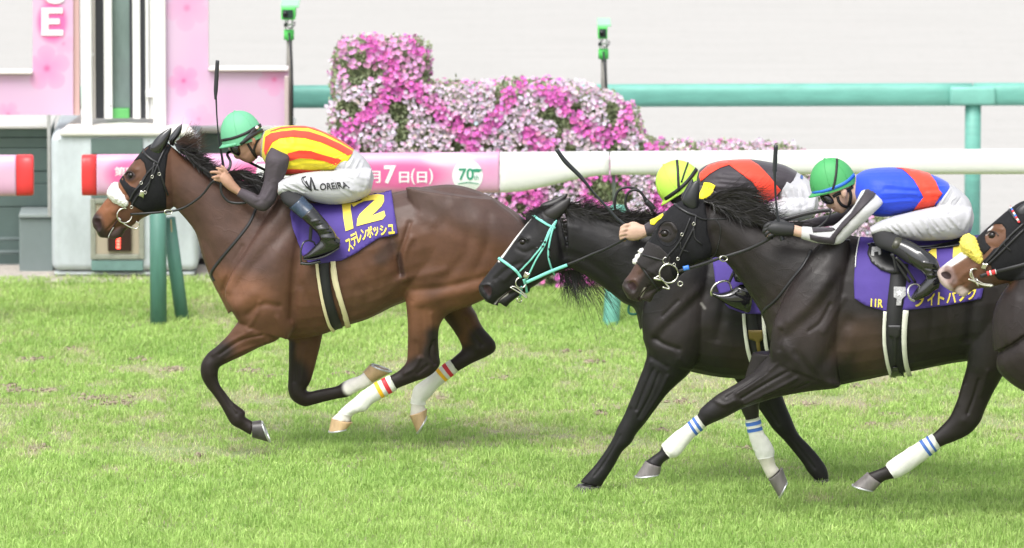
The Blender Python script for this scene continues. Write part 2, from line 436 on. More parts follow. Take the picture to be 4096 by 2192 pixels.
def make_grass(n=860000):
    X = RNG.uniform(-5.2, 5.2, n); Yg = RNG.uniform(-2.7, 8.35, n)
    keep = np.abs(X) < 4.5+.062*(Yg+2); X = X[keep]; Yg = Yg[keep]
    # clumps: pull a share of blades to tuft centres
    tuft = value_noise(X+40, Yg+40, .09, 1)*.6 + value_noise(X+40, Yg+40, .23, 5)*.4
    dry = .55*value_noise(X+50, (Yg+50)*.6, .55, 2)+.45*value_noise(X+50, (Yg+50)*.6, .17, 3)
    band = np.exp(-((Yg-2.9)/1.5)**2)*.2 + np.exp(-((Yg-8.4)/.5)**2)*.16 - np.clip((-Yg+1.6)*.09, 0, .3)
    dry = .7*dry+.3*value_noise(X+50, Yg+50, .07, 44); dryness = np.clip((dry+band-.575)/.19, 0, 1)
    keep = RNG.random(len(X)) > dryness*.7 + (.42-tuft)*.6
    X, Yg, dryness, tuft = X[keep], Yg[keep], dryness[keep], tuft[keep]; n = len(X)
    for cx, cy, r in DIVOTS:
        d2 = np.hypot((X-cx)*.8, (Yg-cy)); kk = (d2 > r*RNG.uniform(.6,1.3,len(X))) | (RNG.random(len(X)) < .3); X, Yg, dryness, tuft = X[kk], Yg[kk], dryness[kk], tuft[kk]
    n = len(X); near = np.clip((2.0-Yg)/4, 0, 1)
    h = (.014+.034*RNG.random(n)**1.3)*(1-.4*dryness)*(.45+1.05*tuft)*(1+.35*near); h *= np.where(RNG.random(n) < .03, 1.5, 1)
    w = RNG.uniform(.0014, .0032, n); th = RNG.uniform(0, 2*np.pi, n)
    wind = RNG.normal(0, .5, n)+.2; lean = h*np.abs(RNG.normal(.55,.55,n))
    la = th+RNG.normal(0,.6,n); lx = np.cos(la)*lean + h*.25*wind; ly = np.sin(la)*lean
    dx = -np.sin(th)*w; dy = np.cos(th)*w
    z0 = np.zeros(n)
    V = np.stack([np.stack([X-dx, Yg-dy, z0],1), np.stack([X+dx, Yg+dy, z0],1),
        np.stack([X+lx*.35+dx*.8, Yg+ly*.35+dy*.8, h*.6],1), np.stack([X+lx*.35-dx*.8, Yg+ly*.35-dy*.8, h*.6],1),
        np.stack([X+lx, Yg+ly, h*np.clip(1-.25*lean/h, .35, 1)],1)], 1).reshape(-1,3)
    me = bpy.data.meshes.new('grass'); base = np.arange(n)*5
    me.vertices.add(n*5); me.vertices.foreach_set('co', V.ravel().astype(np.float32))
    idx = np.stack([base, base+1, base+2, base+3, base+3, base+2, base+4], 1).ravel()
    me.loops.add(n*7); me.loops.foreach_set('vertex_index', idx.astype(np.int32))
    me.polygons.add(n*2); st = np.stack([np.arange(n)*7, np.arange(n)*7+4],1).ravel(); tot = np.tile([4,3], n)
    me.polygons.foreach_set('loop_start', st.astype(np.int32)); me.polygons.foreach_set('loop_total', tot.astype(np.int32)); me.update()
    big = value_noise(X+30, Yg+30, .8, 9)*.35+value_noise(X+30, Yg+30, .22, 11)*.3+value_noise(X+30, Yg+30, .08, 12)*.45; big = np.clip((big-.5)*1.6+.5, 0, 1); rnd = RNG.random(n)
    g1 = np.array([.25,.44,.09]); g2 = np.array([.57,.77,.25]); g3 = np.array([.68,.72,.36]); g4 = np.array([.60,.50,.37])
    k = np.clip(.5*big+.5*rnd, 0, 1)[:,None]; Cc = g1*(1-k)+g2*k
    yel = np.clip(rnd*.5+dryness*.7-.3, 0, 1)[:,None]*.8; Cc = Cc*(1-yel)+g3*yel
    br = (dryness*(RNG.random(n) < .5))[:,None]*.75; Cc = Cc*(1-br)+g4*br
    Cc = Cc*RNG.uniform(.8,1.15,(n,1))
    at = me.color_attributes.new('Col', 'FLOAT_COLOR', 'POINT'); C4 = np.repeat(np.hstack([Cc, np.ones((n,1))]), 5, 0)
    at.data.foreach_set('color', C4.ravel().astype(np.float32))
    m = mat('grass_blade', rough=.55, spec=.3, attr='Col'); t = m.node_tree; b = t.nodes['Principled BSDF']
    tr = t.nodes.new('ShaderNodeBsdfTranslucent'); mx = t.nodes.new('ShaderNodeMixShader'); mx.inputs[0].default_value = .35
    src = b.inputs['Base Color'].links[0].from_socket; t.links.new(src, tr.inputs[0]); out = t.nodes['Material Output']
    t.links.new(b.outputs[0], mx.inputs[1]); t.links.new(tr.outputs[0], mx.inputs[2]); t.links.new(mx.outputs[0], out.inputs[0])
    o = bpy.data.objects.new('grass', me); me.materials.append(m); COL.objects.link(o)
    tag(o, 'bright green racecourse turf grass with dry worn patches', 'grass', kind='stuff')
def make_clods():
    mb = MB()
    for cx, cy, r in DIVOTS:
        for _ in range(int(17*r/.1)):
            a = RNG.uniform(0,6.28); d = r*abs(RNG.normal(.5,.45)); c = Vector((cx+math.cos(a)*d*1.2, cy+math.sin(a)*d, RNG.uniform(0,.01))); s = RNG.uniform(.006,.02)
            v, f = ball(c, (s*RNG.uniform(.8,1.6), s, s*.7), 4); v = [Vector(p)+Vector(RNG.normal(0,s*.22,3)) for p in v]; mb.addm(v, f)
    o = add('soil_clods', mb.mesh(), mat('soil_brown', (.31,.26,.19), .95, noise=(60,.4)), None); tag(o, 'small brown clods of torn earth lying in the turf', 'soil', kind='stuff')
DIVOTS = [(G(x,y).x, G(x,y).y, r) for x, y, r in ((262,1003,.13),(285,1018,.10),(40,985,.12),(20,975,.08),(105,1128,.07),(620,935,.12),(680,948,.07),(440,932,.10),(350,905,.07),(870,942,.09),(1490,915,.09),(1420,885,.07),(1660,1085,.06),(1700,1012,.08),(2045,1020,.10),(2240,1045,.07),(2150,975,.09),(90,905,.08),(560,895,.07),(1120,1005,.06),(2190,1070,.05),(1270,955,.06),(1510,1045,.04),(760,905,.06),(180,880,.06),(2420,990,.07),(130,985,.06),(1880,1130,.045),(980,1160,.035),(500,1150,.04))]
make_grass(); make_clods()
# ================================================================ rails
WHITE = mat('white_plastic', (.74,.74,.73), .35, noise=(3,.05,(1,1,5))); PINKW = mat('printed_pink', rough=.35, attr='Col'); RED = mat('red_band', (.72,.045,.05), .4)
TEALP = mat('teal_rail', (.15,.41,.345), .5, noise=(5,.14,(1,1,4))); GREENP = mat('green_post', (.085,.215,.175), .5, noise=(7,.12,(4,4,.6)))
STEEL0 = mat('dark_steel_stem', (.16,.18,.17), .5)
TXW = mat('white_print', (.85,.85,.87), .4); GRNT = mat('green_print', (.03,.28,.17), .5)
def YR(x): return 6.24 + (x-397)*(.27/2179)          # the rail runs slightly away to the right
def rail_loft(rows, dep=.07, e=3.0, n=36):            # rows (x, ytop, ybottom)
    v = []; f = []; R = np.array(rows, float)
    for x, a, b in R:
        Y = YR(x); A = P(x, a, Y); B = P(x, b, Y); c = (A+B)/2; hz = (A.z-B.z)/2
        for j in range(n):
            th = 2*math.pi*j/n; s, co_ = math.sin(th), math.cos(th)
            v.append((c.x, Y+dep + dep*math.copysign(abs(co_)**(2/e), co_), c.z + hz*math.copysign(abs(s)**(2/e), s)))
    m = len(R)
    for i in range(m-1):
        for j in range(n): f.append((i*n+j, (i+1)*n+j, (i+1)*n+(j+1)%n, i*n+(j+1)%n))
    f.append(tuple(range(n))); f.append(tuple((m-1)*n+k for k in range(n))[::-1])
    return mk(v, f)
def rt(x): return 392.5 - (x-205)*(14/2371.)
rr = empty('running_rail', P(1257, 822, YR(1257))-Vector((0,0,0)), 'white running rail with long pink printed wrap and red end cap behind the leading horse', 'rail')
rr.location.z = 0
rows = [(1257.5, rt(1257)+.5, 488)] + [(x, rt(x), 488-(488-443)*(.5-.5*math.cos(math.pi*min(1,(x-1257)/290))) ) for x in range(1275, 1531, 16)]
add('rail', rail_loft(rows+[(1533, rt(1533)+.5, 443)]), WHITE, rr)
add('rail', rail_loft([(1535.5, rt(1536)+1, 443)]+[(x, rt(x), 443-(x-1536)*.002) for x in range(1540, 2741, 150)]), WHITE, rr)
def pink_wrap(x0, x1, parent, blobs):
    xs = np.arange(x0, x1+.1, (x1-x0)/max(2,int((x1-x0)/6)))
    me = rail_loft([(x, rt(x), 495-(x-205)*.0067) for x in xs], n=64)
    co = get_co(me); uv = proj(co); C = np.tile(np.array([.68,.30,.52]), (len(co),1))
    nz = (value_noise(co[:,0]+20, co[:,2]*1.2+20, .22, 4)*.7+value_noise(co[:,0]+20, co[:,2]+20, .07, 6)*.3)[:,None]; C = C*(1-nz*.7)+np.array([.68,.50,.62])*nz*.7
    for x, y, rx, ry, c, k in blobs:
        d = np.sqrt(((uv[:,0]-x)/rx)**2+((uv[:,1]-y)/ry)**2); w = (np.clip(1.25-d, 0, .5)*2)[:,None]*k; C = C*(1-w)+np.array(c)*w
    at = me.color_attributes.new('Col','FLOAT_COLOR','POINT'); at.data.foreach_set('color', np.hstack([C,np.ones((len(C),1))]).ravel().astype(np.float32))
    return add('printed_wrap', me, PINKW, parent), me
HOT = (.70,.13,.34)
wrap, wme = pink_wrap(243, 1256, rr, [(330,440,60,40,HOT,.95),(650,445,75,40,HOT,.95),(1010,442,110,36,HOT,.95),(900,442,80,36,HOT,.9),(440,430,40,25,(.7,.6,.7),.6),(1130,400,60,18,(.7,.6,.7),.7)])
add('end_band', rail_loft([(205,395,493),(207,393,495)]+[(x, 392.5, 495) for x in (215,225,242)]), RED, rr)
def wrap_bvh():
    return bvh([rail_loft([(x, rt(x), 495-(x-205)*.0067) for x in range(243,1257,20)], n=64)])
WT = wrap_bvh()
def wtxt(s, x0, y0, x1, y1, bold=.02, m=TXW, par=wrap, off=.003):
    add('lettering', decal(text2d(s, bold=bold), [(x0,y1),(x1,y1),(x1,y0),(x0,y0)], WT, off, 6.3), m, par, False)
wtxt('第', 288, 420, 316, 442, .01); wtxt('回', 318, 422, 340, 442, .01)
wtxt('賞', 636, 398, 690, 462, .03); wtxt('4', 706, 424, 730, 458, .03)
wtxt('月', 926, 430, 957, 460, .012); wtxt('7', 966, 416, 996, 462, .03); wtxt('日', 1004, 432, 1029, 460, .02)
wtxt('(', 1034, 424, 1044, 464, .01); wtxt('日', 1049, 432, 1074, 460, .02); wtxt(')', 1079, 424, 1089, 464, .01)
circ = [(1176+38.5*math.cos(a), 442+40*math.sin(a)) for a in np.linspace(0, 2*math.pi, 40, endpoint=False)]
add('round_badge', patch(circ, WT, .002, 6.3, 10), mat('badge_white', (.80,.84,.83), .4), wrap)
wtxt('70', 1154, 423, 1192, 453, .02, GRNT, off=.005); wtxt('th', 1192, 440, 1204, 452, .0, GRNT, off=.005)
add('badge_swoosh', patch([(1184,426),(1200,424),(1214,426),(1205,433),(1192,432)], WT, .005, 6.3, 6), GRNT, wrap)
add('badge_line', patch([(1152,461),(1176,457),(1204,461),(1204,463),(1176,459.5),(1152,463)], WT, .005, 6.3, 6), GRNT, wrap)
def posts(parent, x, ytop, ybot, w, m, slant=None, name='post'):
    Y = YR(x)+.07; a = P(x, ytop, Y); r = w/2/410.
    mb = MB(); z0 = 0.0
    b = Vector((a.x, Y, z0)); mb.rod([b-Vector((0,0,.05)), b*.5+a*.5, a], r, 24); add(name, mb.mesh(), m, parent)
posts(rr, 397, 470, 825, 42, GREENP)
mb = MB(); a = P(1556, 516, YR(1537)+.1); b = G(1537, 815); mb.rod([a, (a+b)/2, b+(b-a)*.03], 21/410., 24); add('post', mb.mesh(.012), TEALP, rr)
mb = MB(); mb.rod([P(1543,430,YR(1537)+.1), P(1546,520,YR(1537)+.1)], .012, 10); add('stem', mb.mesh(), STEEL0, rr)
posts(rr, 2690, 440, 815, 42, TEALP)
mb = MB(); a = P(424, 548, YR(424)+.2); b = G(459, 806); mb.rod([a, (a+b)/2, b+(b-a)*.02], 20/410./1.15, 20); add('brace', mb.mesh(), GREENP, rr)
mb = MB(); mb.rod([P(430,552,YR(424)+.14), P(446,804,YR(424)+.35)], .004, 6); add('brace_strap', mb.mesh(), mat('strap_tan', (.42,.36,.2), .8), rr)
rl = empty('running_rail', Vector((P(60,820,6.2).x, 6.2, 0)), 'short pink rail end with red tip at the left picture edge', 'rail')
w2, _ = pink_wrap(-260, 40, rl, [(-120,440,60,40,HOT,.9)])
add('end_band', rail_loft([(41, 393, 496),(75,392.5,495.5),(80,393.5,494.5),(83,396,492)]), RED, rl)
posts(rl, -120, 470, 825, 42, GREENP)
# far teal rail of the sand track
tr = empty('track_rail', Vector((P(2448,600,10).x, 10, 0)), 'teal green rail with round posts along the far white sand track', 'rail')
def teal_row(x0, x1):
    n = 30; v = []; f = []; xs = np.linspace(x0, x1, 12)
    for x in xs:
        yt = 217.5-(x-740)*(6.5/1836); A = P(x, yt, 10); B = P(x, yt+57, 10); c = (A+B)/2; hz = (A.z-B.z)/2
        for j in range(n):
            th = 2*math.pi*j/n; s, co_ = math.sin(th), math.cos(th)
            v.append((c.x, 10+.06+.06*math.copysign(abs(co_)**.7, co_), c.z+hz*math.copysign(abs(s)**.7, s)))
    for i in range(11):
        for j in range(n): f.append((i*n+j,(i+1)*n+j,(i+1)*n+(j+1)%n,i*n+(j+1)%n))
    f.append(tuple(range(n))); f.append(tuple(11*n+k for k in range(n))[::-1]); return mk(v, f)
for x0, x1 in ((-420, 76), (80, 1262), (1266, 2446), (2450, 3300)): add('rail', teal_row(x0, x1), TEALP, tr)
for x in (78, 1264, 2448):
    A = P(x, 240, 10.06); mb = MB(); mb.rod([(A.x,10.06,-.05),(A.x,10.06,.5),(A.x,10.06,A.z)], 20.5/388, 24); add('post', mb.mesh(), TEALP, tr)
    mb = MB(); a = P(x-59, 265, 9.985); b = P(x+57, 220, 9.985); mb.box((a.x, 9.975, a.z), (b.x, 10.13, b.z+.004)); add('joint_bracket', mb.mesh(.02, 3), mat('teal_bracket', (.19,.47,.40), .45, noise=(9,.12)), tr)
# ================================================================ finishing post, signs, booth
def pbox(mb, x0, y0, x1, y1, Y, d):
    a = P(x0, y1, Y); b = P(x1, y0, Y); return mb.box((a.x, Y, a.z), (b.x, Y+d, b.z))
def pb(name, x0, y0, x1, y1, Y, d, m, parent, bev=.004):
    mb = MB(); pbox(mb, x0, y0, x1, y1, Y, d); return add(name, mb.mesh(bev, 2), m, parent, False)
GALV = mat('pale_paint', (.50,.55,.58), .55, noise=(3.5,.22,(1,1,.6))); PANEL = mat('grey_green_panel', (.11,.16,.15), .55, noise=(4,.12)); DARK = mat('dark_strip', (.035,.037,.045), .5)
WPAINT = mat('white_paint', (.80,.80,.79), .4); CONC = mat('white_concrete', (.68,.66,.62), .8, noise=(8,.08)); STEEL = mat('galvanised', (.36,.36,.35), .45, noise=(20,.15))
YB = 8.35
fp = empty('finishing_post', Vector((P(300,690,YB+.6).x, YB+.6, 0)), 'tall white framed finishing post with a grey glass mirror strip between dark strips', 'finishing post')
yt = -1250
for x0, x1 in ((205,222),(386,410)): pb('frame_post', x0, yt, x1, 330, 8.5, .07, WPAINT, fp, .01)
pb('dark_strip', 235, yt, 256, 298, 8.62, .05, DARK, fp); pb('dark_strip', 352, yt, 366, 298, 8.62, .05, DARK, fp)
for x0, x1 in ((262,273.5),(334.5,345),(367,371),(374,380)): pb('slim_frame', x0, yt, x1, 299, 8.6, .06, WPAINT, fp)
pb('slim_frame', 226, yt, 231, 299, 8.6, .05, mat('off_white',(.66,.62,.58),.6), fp)
GLASS = mat('mirror_glass', (.20,.27,.26), .12, .6, noise=(1.2,.25,(3,1,.8))); pb('mirror', 274, yt, 326.5, 272, 8.66, .03, GLASS, fp); pb('dark_edge', 327, yt, 334, 296, 8.62, .05, DARK, fp)
pb('green_foot', 274, 273, 326, 298, 8.64, .08, mat('leaf_green', (.12,.45,.13), .5), fp)
pb('latch', 275, 262, 281, 272, 8.6, .05, DARK, fp); pb('cross_bar', 222, 135, 236, 141, 8.56, .04, WPAINT, fp); pb('cross_bar', 366, 228, 388, 245, 8.56, .04, WPAINT, fp)
# signs
SIGN = mat('sign_face', rough=.35, attr='Col')
def sign(name, poly, label, blobs, Y, flowers):
    s = empty(name, Vector((P(poly[0][0], 690, Y).x, Y, 0)), label, 'sign')
    xs = np.array([p[0] for p in poly]); ys = np.array([p[1] for p in poly]); pts = []
    for i in range(len(poly)):
        a = np.array(poly[i]); b = np.array(poly[(i+1)%len(poly)]); m = int(np.hypot(*(b-a))/5)
        pts += [tuple(a+(b-a)*j/m) for j in range(m)]
    gx, gy = np.meshgrid(np.arange(xs.min(), xs.max(), 3), np.arange(ys.min(), ys.max(), 3)); g = np.stack([gx.ravel(), gy.ravel()],1)
    g = g[in_poly(g, poly)]; g = g[pl_dist(g, pts+[pts[0]]) > 1.5]
    r = delaunay_2d_cdt([Vector(p) for p in pts]+[Vector(p) for p in g], [], [list(range(len(pts)))], 1, 1e-4)
    uv = np.array([tuple(p) for p in r[0]]); me = mk([P(x, y, Y-.002) for x, y in uv], r[2])
    C = np.tile(np.array([.66,.42,.62]), (len(uv),1)); nz = value_noise(uv[:,0]+900, uv[:,1]+2900, 70, 8)[:,None]; C = C*(1-.5*nz)+np.array([.68,.56,.68])*.5*nz
    for fx, fy, fr, rot, k in flowers:
        a = np.arctan2(uv[:,1]-fy, uv[:,0]-fx)-rot; d = np.hypot(uv[:,0]-fx, uv[:,1]-fy); R = fr*(.62+.38*np.abs(np.cos(2.5*a))**.6)
        w = (np.clip((R-d)/1.8, 0, 1)*(.35+.5*np.clip(1-d/R,0,1)))[:,None]*k; C = C*(1-w)+np.array([.74,.25,.50])*w
        w = (np.clip(1-d/(fr*.2), 0, 1))[:,None]*k; C = C*(1-w)+np.array([.72,.10,.30])*w
    for x, y, rx, ry, c, k in blobs:
        d = np.sqrt(((uv[:,0]-x)/rx)**2+((uv[:,1]-y)/ry)**2); w = (np.clip(1.2-d, 0, .35)/.35)[:,None]*k; C = C*(1-w)+np.array(c)*w
    at = me.color_attributes.new('Col','FLOAT_COLOR','POINT'); at.data.foreach_set('color', np.hstack([C,np.ones((len(C),1))]).ravel().astype(np.float32))
    add('sign_face', finish_sheet(me, 0), SIGN, s, False)
    v = [P(x, y, Y) for x, y in poly]; n = len(v); v += [Vector((p.x, p.y+.10, p.z)) for p in v]
    f = [tuple(range(n)), tuple(range(n, 2*n))[::-1]] + [(i, i+n, (i+1)%n+n, (i+1)%n) for i in range(n)]
    add('sign_box', mk(v, f), mat('sign_edge', (.80,.52,.52), .5), s, False)
    return s
sL = sign('pink_sign', [(82,-900),(184,-900),(184,289),(-300,289),(-300,188),(82,188)], 'pink blossom patterned sign with a white letter E, left of the finishing post',
    [(131,55,36,50,(.90,.16,.42),1),(131,-60,36,70,(.90,.16,.42),1)], 8.55, [(118,172,60,.9,1),(20,288,34,.2,.8),(160,110,30,2,.5)])
def flat(s, name, me2, quad, Y, m):
    p2, F = fit2d(me2, quad, 1); add(name, finish_sheet(mk([P(x,y,Y) for x,y in p2], F), 0), m, s, False)
def bold_E():
    return mk([(0,0,0),(1,0,0),(1,.21,0),(.33,.21,0),(.33,.41,0),(.84,.41,0),(.84,.61,0),(.33,.61,0),(.33,.79,0),(.98,.79,0),(.98,1,0),(0,1,0)], [(0,1,2,3),(0,3,4),(4,5,6,7),(0,4,7),(0,7,8),(8,9,10,11),(0,8,11)])
flat(sL, 'letter', bold_E(), [(104,89.5),(159,89.5),(159,19),(104,19)], 8.54, TXW)
flat(sL, 'letter', text2d('C', bold=.05), [(104,10),(161,10),(161,-66),(104,-66)], 8.54, TXW)
sR = sign('pink_sign', [(414,-900),(524,-900),(524,180),(726,180),(726,316),(414,316)], 'pink blossom patterned sign with a stepped foot, right of the finishing post', [], 8.55,
    [(462,203,42,.5,1),(690,200,44,1.6,.8),(470,20,60,.4,.6),(500,300,40,2.5,.4),(620,316,36,2.5,.4)])
for s_, pts_ in ((sL, [(-300,175,82,188)]), (sR, [(524,167,726,180)])):
    for a_ in pts_: pb('top_ledge', a_[0], a_[1]+3, a_[2], a_[3]-.6, 8.5, .12, mat('ledge_white', (.8,.72,.72), .4), s_, .008)
pb('side_frame', 184.5, -900, 193, 290, 8.57, .1, mat('side_pink', (.62,.42,.40), .6), sL)
pb('support', 120, 289, 127, 545, 8.52, .03, STEEL, sL, .003)
pb('side_frame', 716, 193, 726, 390, 8.44, .05, mat('side_grey', (.55,.45,.44), .6), sR)
# booth under the finishing post
bo = empty('judge_booth', Vector((P(313,690,YB).x, YB, 0)), 'pale grey metal booth with small window showing red lights under the finishing post', 'booth')
mb = MB(); pbox(mb, 130, 336, 496, 682, YB, 1.1); add('shell', mb.mesh(.05, 5), GALV, bo)
mb = MB(); a = P(150,335,YB+.05); b = P(490,335,YB+.05)
v = [(a.x,YB-.03,a.z-.01),(b.x,YB-.03,b.z-.01),(b.x-.15,YB+1.0,a.z+.03),(a.x+.15,YB+1.0,a.z+.03)]; v = v+[(x,y,z+.035) for x,y,z in v]
mb.addm(v, [(0,3,2,1),(4,5,6,7),(0,1,5,4),(1,2,6,5),(2,3,7,6),(3,0,4,7)]); add('roof_slab', mb.mesh(.012), CONC, bo, False)
pb('green_panel', 229, 349, 359, 388, YB-.012, .02, PANEL, bo); pb('teal_panel', 230, 655, 360, 681, YB-.012, .02, mat('teal_dull', (.14,.25,.23), .6, noise=(9,.25)), bo)
pb('panel', 229, 388, 359, 498, YB-.008, .012, PANEL, bo)
for a_ in ((228,500,240,652),(350,500,362,652),(240,500,350,512),(240,640,350,652)): pb('window_frame', *a_, YB-.02, .04, mat('old_frame', (.26,.27,.22), .6, noise=(15,.2)), bo)
pb('window_pane', 240, 512, 350, 640, YB-.005, .01, mat('brown_glass', (.42,.36,.28), .25), bo)
pb('display', 271, 560, 330, 632, YB-.03, .03, mat('display_black', (.03,.012,.012), .3), bo)
LED = mat('red_lamp', (.6,.02,.02), .4, emit=(1,.06,.04), estr=6)
for y in (588,596,604,612,620): pb('red_lamp', 293, y, 302, y+5, YB-.038, .012, LED, bo, .002)
for y in (684,694): pass
mb = MB(); pbox(mb, 136, 684, 490, 694, YB+.03, 1.0); add('base_ring', mb.mesh(.03, 4), mat('ring', (.55,.6,.6), .5), bo)
mb = MB(); pbox(mb, 142, 694, 488, 702, YB+.06, .9); add('base_foot', mb.mesh(.01), mat('teal_foot', (.22,.35,.33), .7), bo, False)
for x in (148, 260, 372, 480): pb('rivet', x, 352, x+3, 355, YB-.006, .01, STEEL, bo, .001)
wl = empty('service_cabin', Vector((P(60,700,9).x, 9, 0)), 'dark grey green panelled cabin wall behind the left pink sign', 'cabin')
for i, (y0, y1) in enumerate(((324,345),(346,372),(373,430),(431,462),(463,520),(521,600),(601,706))): pb('panel', -300, y0, 128, y1, 9.0+(.006 if i%2 else 0), .5, PANEL, wl, .006)
pb('eave', -300, 318, 130, 324, 8.93, .6, mat('eave', (.6,.6,.57), .6), wl)
for y in (601, 634): 
    mb = MB(); mb.rod([P(-200,y,8.9), P(48,y,8.9)], .012, 10); add('pipe', mb.mesh(), mat('pipe_grey', (.22,.27,.27), .5), wl)
gb = empty('cable_cabinet', Vector((P(90,700,8.7).x, 8.7, 0)), 'plain grey steel cabinet on short feet beside the booth', 'cabinet')
pb('cabinet_body', 49, 548, 133, 700, 8.62, .3, mat('cab_grey', (.17,.21,.21), .5, noise=(4,.08)), gb, .008); pb('cabinet_lid', 47, 538, 135, 548, 8.6, .34, mat('cab_lid', (.26,.30,.30), .5), gb, .006)
for x in (55, 78, 105): pb('foot', x, 700, x+9, 712, 8.66, .05, mat('foot_rust', (.15,.09,.06), .8), gb)
rc = empty('equipment_locker', Vector((P(560,700,9).x, 9.0, 0)), 'dark grey green locker right of the booth, behind the leading horse', 'locker')
pb('locker_body', 500, 336, 735, 520, 9.0, .5, PANEL, rc, .01); pb('locker_body', 500, 521, 560, 702, 9.0, .4, mat('dk', (.07,.07,.07), .7), rc, .01); pb('locker_top', 470, 320, 740, 336, 8.95, .6, mat('locktop', (.62,.62,.6), .5), rc, .02)
pb('lower_shelf', 498, 600, 545, 610, 8.93, .1, STEEL, rc); pb('lower_shelf', 498, 640, 545, 650, 8.93, .1, STEEL, rc)
# ================================================================ remote cameras on poles
CG = mat('signal_green', (.10,.62,.12), .45); CG2 = mat('pale_green_glass', (.35,.75,.45), .25)
def camera_unit(x, top, w, label, lens, ybot, Y):
    s = (Y+50)/50*1.0
    c = empty('remote_camera', Vector((P(x,690,Y).x, Y, 0)), label, 'camera', 'remote cameras on poles beside the track')
    pb('housing', x-w/2, top+8, x+w/2-4, top+38, Y-.12, .28, CG, c, .006)
    pb('hood', x-w/2-1, top, x+w/2+5, top+7.5, Y-.1, .34, CG2, c, .004)
    pb('window', x-w/2+4, top+13, x-w/2+w*.75, top+34, Y-.135, .016, mat('cam_dark', (.03,.06,.05), .15), c, .002)
    mb = MB(); p = P(x-w/2+10, top+23, Y-.14); v, f = ball(p, (.018,.01,.018), 8); mb.addm(v, f); add('lens', mb.mesh(), mat('lens', (.01,.01,.015), .08), c)
    mb = MB()
    for dx in (-9, 9): mb.rod([P(x+dx, top+38, Y), P(x+dx*.9, top+64, Y)], .006, 8)
    mb.rod([P(x-9, top+50, Y), P(x+9, top+50, Y)], .006, 8); add('bracket', mb.mesh(), WPAINT, c)
    mb = MB(); mb.rod([P(x-2,top+38,Y-.03), P(x-7,top+52,Y-.05), P(x+2,top+60,Y-.04), P(x+14,top+52,Y), P(x+16,top+44,Y), P(x+6,top+47,Y)], .004, 6); add('cable', mb.mesh(), DARK, c)
    pb('clamp', x-13, top+48, x-7, top+56, Y-.05, .06, DARK, c)
    mb = MB(); a = P(x, top+63, Y); b = P(x, top+88, Y); mb.rod([a, b], .033, 16); add('collar', mb.mesh(), CG, c)
    mb = MB(); mb.rod([P(x+1, top+88, Y), P(x+2, top+160, Y), Vector((P(x+4,ybot,Y).x, Y, 0))], [.018,.022,.026], 14); add('pole', mb.mesh(), mat('pole_grey', (.24,.23,.21), .6, noise=(6,.15)), c)
    mb = MB(); mb.rod([P(x, top+70, Y-.035), P(x+5, top+130, Y-.035), P(x+9, top+200, Y-.035), P(x+9,ybot,Y-.03)], .006, 6); add('pole_cable', mb.mesh(), DARK, c)
camera_unit(727, 12, 40, 'bright green camera box on a grey pole just right of the pink sign', 0, 700, 8.75)
camera_unit(1518, 60, 28, 'bright green camera box on a brown pole rising behind the flower hedge', 0, 700, 9.0)
